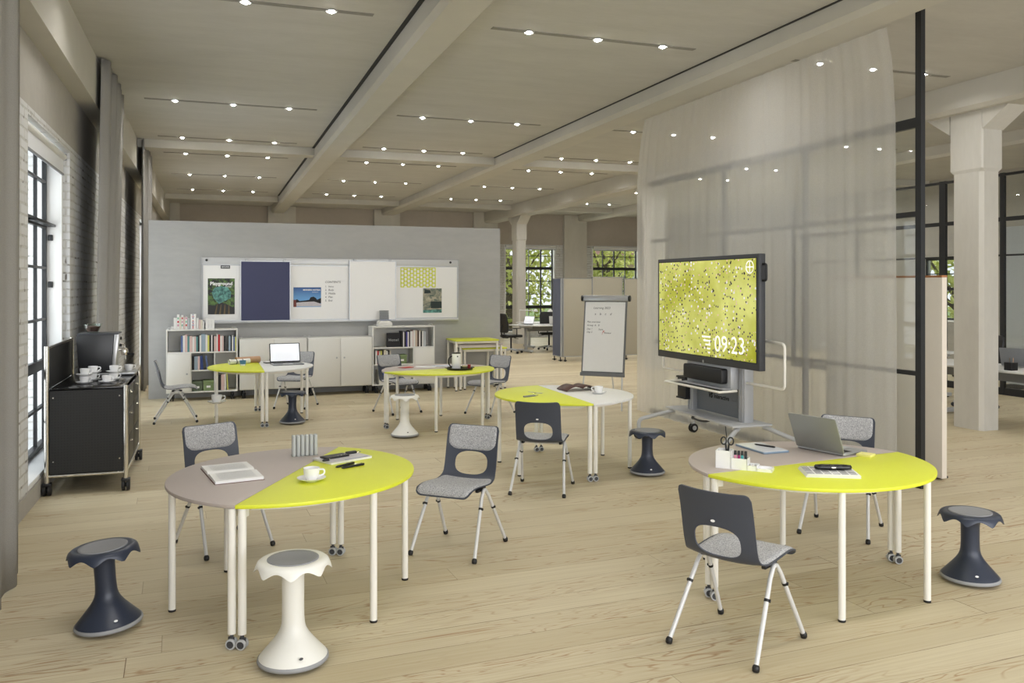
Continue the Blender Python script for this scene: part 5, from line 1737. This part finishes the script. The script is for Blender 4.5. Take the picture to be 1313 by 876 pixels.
MB().box(-.13, .13, -.08, .08, 0, .17).build('body', MIDG, t, bevel=.006); MB().box(-.1, .1, -.083, -.079, .05, .14).build('front', LTG, t, smooth=0)

# right-hand office behind the column
dk = office_desk('long white office desk behind the big column at right', 9.38, 9.55, 3.4, .85, -PI / 2)
office_desk('white office desk farther back behind the right column', 10.6, 13.0, 2.6, .85, -PI / 2)
task_chair('black office chair behind the desk between white screen and column', 10.75, 9.6, 1.3)
task_chair('black office chair at the right picture edge behind the desk', 10.9, 7.0, 1.5)
pc = thing('pencil_cup', 'black pencil cup on the desk at the right picture edge', 'pencil cup', (9.53, 7.98, .74))
MB().box(-.055, .055, -.055, .055, 0, .10).build('cup_body', BLACK, pc, bevel=.004)
for i in range(5):
    pe = thing('pencil', 'wooden pencil standing in the black cup on the right desk', 'pencil', (9.53 + (i - 2) * .018, 7.98 + ((i * 7) % 3 - 1) * .018, .745 + .097), 0, 'pencils in the black cup')
    MB().tube([(0, 0, -.09), (0, 0, .045), (.0, 0, .06)], [.004, .004, .0008], 8).build('shaft', KRAFT if i % 2 else DKG, pe)
bg = thing('leather_pouch', 'rounded brown leather pouch on the right desk at picture edge', 'pouch', (9.62, 7.66, .74))
MB().lathe([(.0001, 0), (.08, 0), (.115, .03), (.12, .06), (.10, .10), (.06, .12), (.0001, .124)], 24, cap=False).build('pouch_body', mat('leather_brown', (132, 98, 78), .6, var=.1), bg)
MB().tube(smooth_path([(-.05, 0, .118), (-.04, 0, .15), (.04, 0, .15), (.05, 0, .118)], .02), .006, 8).build('strap', BROWN, bg)
laptop('laptop', 'open grey laptop on the desk at the right picture edge', 9.98, 8.28, .74, 1.9, .36, .25, -18, MIDG, LTG)
# storage wall seen through the glass
WC = mat('acoustic_grey', (206, 209, 214), .9, var=.05, vscale=30)
t = thing('acoustic_screen', 'tall blue-grey acoustic panel beyond the glazed partition at right', 'room divider', (13.2, 11.2, 0), -PI / 2)
MB().box(0, 3.2, -.03, .03, .1, 2.85).build('panel', WC, t, bevel=.004)
b = MB()
for xx in (.2, 3.0): b.box(xx - .04, xx + .04, -.2, .2, 0, .1)
b.build('foot', DKG, t)
t = thing('low_sideboard', 'low beige sideboard in front of the blue-grey acoustic panel at right', 'sideboard', (12.75, 9.9, 0), -PI / 2)
MB().box(0, 1.6, 0, .4, .08, 1.12).build('body', mat('beige_lacquer', (196, 182, 152), .5), t, bevel=.004)
for k in (0, 1):
    d = MB().box(.01 + k * .79, .79 + k * .79, -.016, .002, .1, 1.1).build('door', MATS['beige_lacquer'], t, bevel=.003)
    knob(.72 + k * .12, -.016, .7, d)
MB().box(.05, 1.55, .05, .35, 0, .08).build('plinth', DKG, t, smooth=0)

# ------------------------------------------------------------------ outside
GR = mat('lawn', (104, 124, 60), .95, var=.25, vscale=2)
struct(MB().box(-40, 70, 28.45, 90, -.6, -.3).build('ground_outside', GR, smooth=0))
struct(MB().box(16.9, 70, -20, 28.4, -.6, -.3).build('ground_outside', GR, smooth=0))
def leaf_mat(name, a, b_):
    k = NT(name)
    k.t.nodes.remove(k.b)
    tc = k.n('ShaderNodeTexCoord')
    n = k.noise(tc.outputs['Object'], 2.2, 3)
    c = k.mix(k.mapr(n, .35, .65), rgb(*a), rgb(*b_))
    d = k.n('ShaderNodeBsdfDiffuse'); t = k.n('ShaderNodeBsdfTranslucent')
    k.l(c, d.inputs[0]); k.l(c, t.inputs[0])
    m = k.n('ShaderNodeMixShader', i_0=.4)
    k.l(d.outputs[0], m.inputs[1]); k.l(t.outputs[0], m.inputs[2]); k.l(m.outputs[0], k.out.inputs['Surface'])
    return k.m
LEAF = leaf_mat('leaf_green', (150, 160, 60), (236, 234, 160))
BARK = mat('bark', (92, 78, 62), .9, var=.2)
def tree(label, x, y, h, r, seed, n=1500):
    t = thing('leafy_tree', label, 'tree', (x, y, -.3), 0, 'trees outside the windows')
    b = MB().tube([(0, 0, 0), (.1, .05, h * .3), (.0, .1, h * .62)], [.2, .16, .08], 12)
    rnd = random.Random(seed)
    for k in range(6):
        a = rnd.uniform(0, 6.28); z0 = h * rnd.uniform(.2, .5)
        b.tube([(.05, .05, z0), (r * .35 * math.cos(a), r * .35 * math.sin(a), z0 + h * .12), (r * .7 * math.cos(a), r * .7 * math.sin(a), z0 + h * .26)], [.07, .05, .02], 8)
    b.build('trunk', BARK, t)
    b = MB()
    for k in range(n):
        while True:
            p = Vector((rnd.uniform(-1, 1), rnd.uniform(-1, 1), rnd.uniform(-1, 1)))
            if .25 < p.length < 1: break
        c_ = Vector((p.x * r, p.y * r, h * .55 + p.z * h * .47))
        s = rnd.uniform(.10, .2)
        q = Matrix.Rotation(rnd.uniform(0, 6.28), 3, Vector((rnd.uniform(-1, 1), rnd.uniform(-1, 1), rnd.uniform(.2, 1))).normalized()) @ Matrix.Rotation(rnd.uniform(-1.2, 1.2), 3, 'X')
        pts = [Vector((0, -s, 0)), Vector((s * .5, -s * .1, .03)), Vector((0, s, 0)), Vector((-s * .5, -s * .1, .03))]
        vs = [b.bm.verts.new(c_ + q @ v) for v in pts]
        b.bm.faces.new((vs[0], vs[1], vs[2])); b.bm.faces.new((vs[0], vs[2], vs[3]))
    b.build('foliage', LEAF, t, smooth=0)
tree('broad green tree filling the far window behind the curved desk', 11.4, 32.6, 6.0, 2.5, 1, 2000)
tree('green tree at the left half of the window behind the screens', 16.2, 33.6, 6.0, 1.7, 2, 1700)
tree('green tree outside the window seen left of the slim column', 9.4, 38.2, 7.0, 2.6, 3, 1500)
tree('green tree outside the right-hand window beside the big column', 20.3, 18.6, 5.6, 2.6, 4, 1900)
hs = thing('brick_house', 'pale brown house outside the far window behind the screens', 'house', (24.0, 44, -.3))
MB().box(-3, 6, 0, 6, 0, 3.9).build('house_wall', mat('house_wall', (176, 150, 126), .9, var=.08), hs, smooth=0)
MB().prism([(-.4, 3.9), (6.4, 3.9), (3, 6.0)], -3.4, 6.4, Matrix(((0, 0, 1, 0), (1, 0, 0, 0), (0, 1, 0, 0), (0, 0, 0, 1)))).build('house_roof', mat('roof_tiles', (126, 92, 74), .9, var=.15, vscale=8), hs, smooth=0)
for x in (-2, .5, 3):
    f_ = MB().box(x, x + 1.1, -.04, .05, 1.4, 3.0).build('house_window', WHITEL, hs, smooth=0)
    MB().box(x + .08, x + 1.02, -.05, -.035, 1.48, 2.92).build('pane', DKG, f_, smooth=0)

# white brick facade across the yard, seen through the left windows
fac = MB().box(-6.9, -6.5, -12, 75, -.5, 9).build('facade_opposite', FACADE, smooth=0); struct(fac)

# ------------------------------------------------------------------ light
W = bpy.data.worlds.new('sky'); SC.world = W; W.use_nodes = True
nt = W.node_tree
bgn = nt.nodes['Background']
tcw = nt.nodes.new('ShaderNodeTexCoord'); spw = nt.nodes.new('ShaderNodeSeparateXYZ')
nt.links.new(tcw.outputs['Generated'], spw.inputs[0])
cr = nt.nodes.new('ShaderNodeValToRGB')
cr.color_ramp.elements[0].position = .0; cr.color_ramp.elements[0].color = (.92, .95, 1, 1)
cr.color_ramp.elements[1].position = .8; cr.color_ramp.elements[1].color = (.70, .82, 1, 1)
nt.links.new(spw.outputs['Z'], cr.inputs[0]); nt.links.new(cr.outputs[0], bgn.inputs[0])
bgn.inputs[1].default_value = 1.3

def area(name, loc, rot, sx, sy, e, col=(1, 1, 1), spread=180, portal=False):
    l = bpy.data.lights.new(name, 'AREA')
    l.shape = 'RECTANGLE'; l.size = sx; l.size_y = sy; l.energy = e; l.color = col
    l.spread = math.radians(spread)
    if portal: l.cycles.is_portal = True
    o = bpy.data.objects.new(name, l); COL.objects.link(o)
    o.location = loc; o.rotation_euler = rot
    return o
# downlight strips, near rows unseen; outermost bay added to brighten the right side
for bx in (.285, 3.76, 7.32, 10.9, 14.5):
    for y in (-1.2, 3.4, 7.95, 12.5, 15.55, 17.4, 20.6, 23.8):
        area('strip_and_fill_light', (bx, y, ZC - .03), (0, 0, 0), 2.2, .1, E_STRIP, (1, .975, .94), 150)
# daylight through the left windows
for y in LW:
    area('window_daylight', (-2.2, y + 1.06, 1.75), (0, -PI / 2, 0), 3.0, 2.1, E_WIN, (.93, .96, 1))
# added soft fill light at the open end behind the camera
area('rear_fill', (4.5, -3.4, 2.2), (-PI / 2 + PI, 0, 0), 11, 3.6, E_REAR, (.98, .98, 1))
for x in FW:
    area('window_daylight', (x + .97, 28.9, 1.8), (-PI / 2, 0, 0), 1.8, 2.9, 60, (.97, 1, .95))

sl = bpy.data.lights.new('sun', 'SUN'); sl.energy = 4.0; sl.angle = math.radians(1.0); sl.color = (1, .97, .9)
so_ = bpy.data.objects.new('sun', sl); COL.objects.link(so_)
so_.rotation_euler = Vector((-.72, -.16, -.68)).to_track_quat('-Z', 'Y').to_euler()
# ------------------------------------------------------------------ camera
F, VX, HY = 1085.0, 271.5, 367.5
IW, IH = 1313.0, 876.0
th = math.atan((IW / 2 - VX) / F)
cam = bpy.data.cameras.new('camera')
cam.sensor_fit = 'HORIZONTAL'; cam.sensor_width = 36
cam.lens = F * 36 / IW
cam.shift_x = 0
cam.shift_y = -(IH / 2 - HY) / IW
cam.clip_start = .05; cam.clip_end = 300
co = bpy.data.objects.new('camera', cam); COL.objects.link(co)
co.location = (0, 0, 1.8)
co.rotation_euler = (PI / 2, 0, -th)
SC.camera = co
SC.view_settings.view_transform = 'Standard'
SC.view_settings.look = 'None'
SC.view_settings.gamma = 1
SC.view_settings.use_curve_mapping = False
SC.view_settings.exposure = EXPO
SC.cycles.use_denoising = True
SC.cycles.max_bounces = 8
SC.cycles.diffuse_bounces = 4
SC.cycles.transparent_max_bounces = 12
SC.cycles.sample_clamp_indirect = 6
SC.cycles.caustics_reflective = False
SC.cycles.caustics_refractive = False
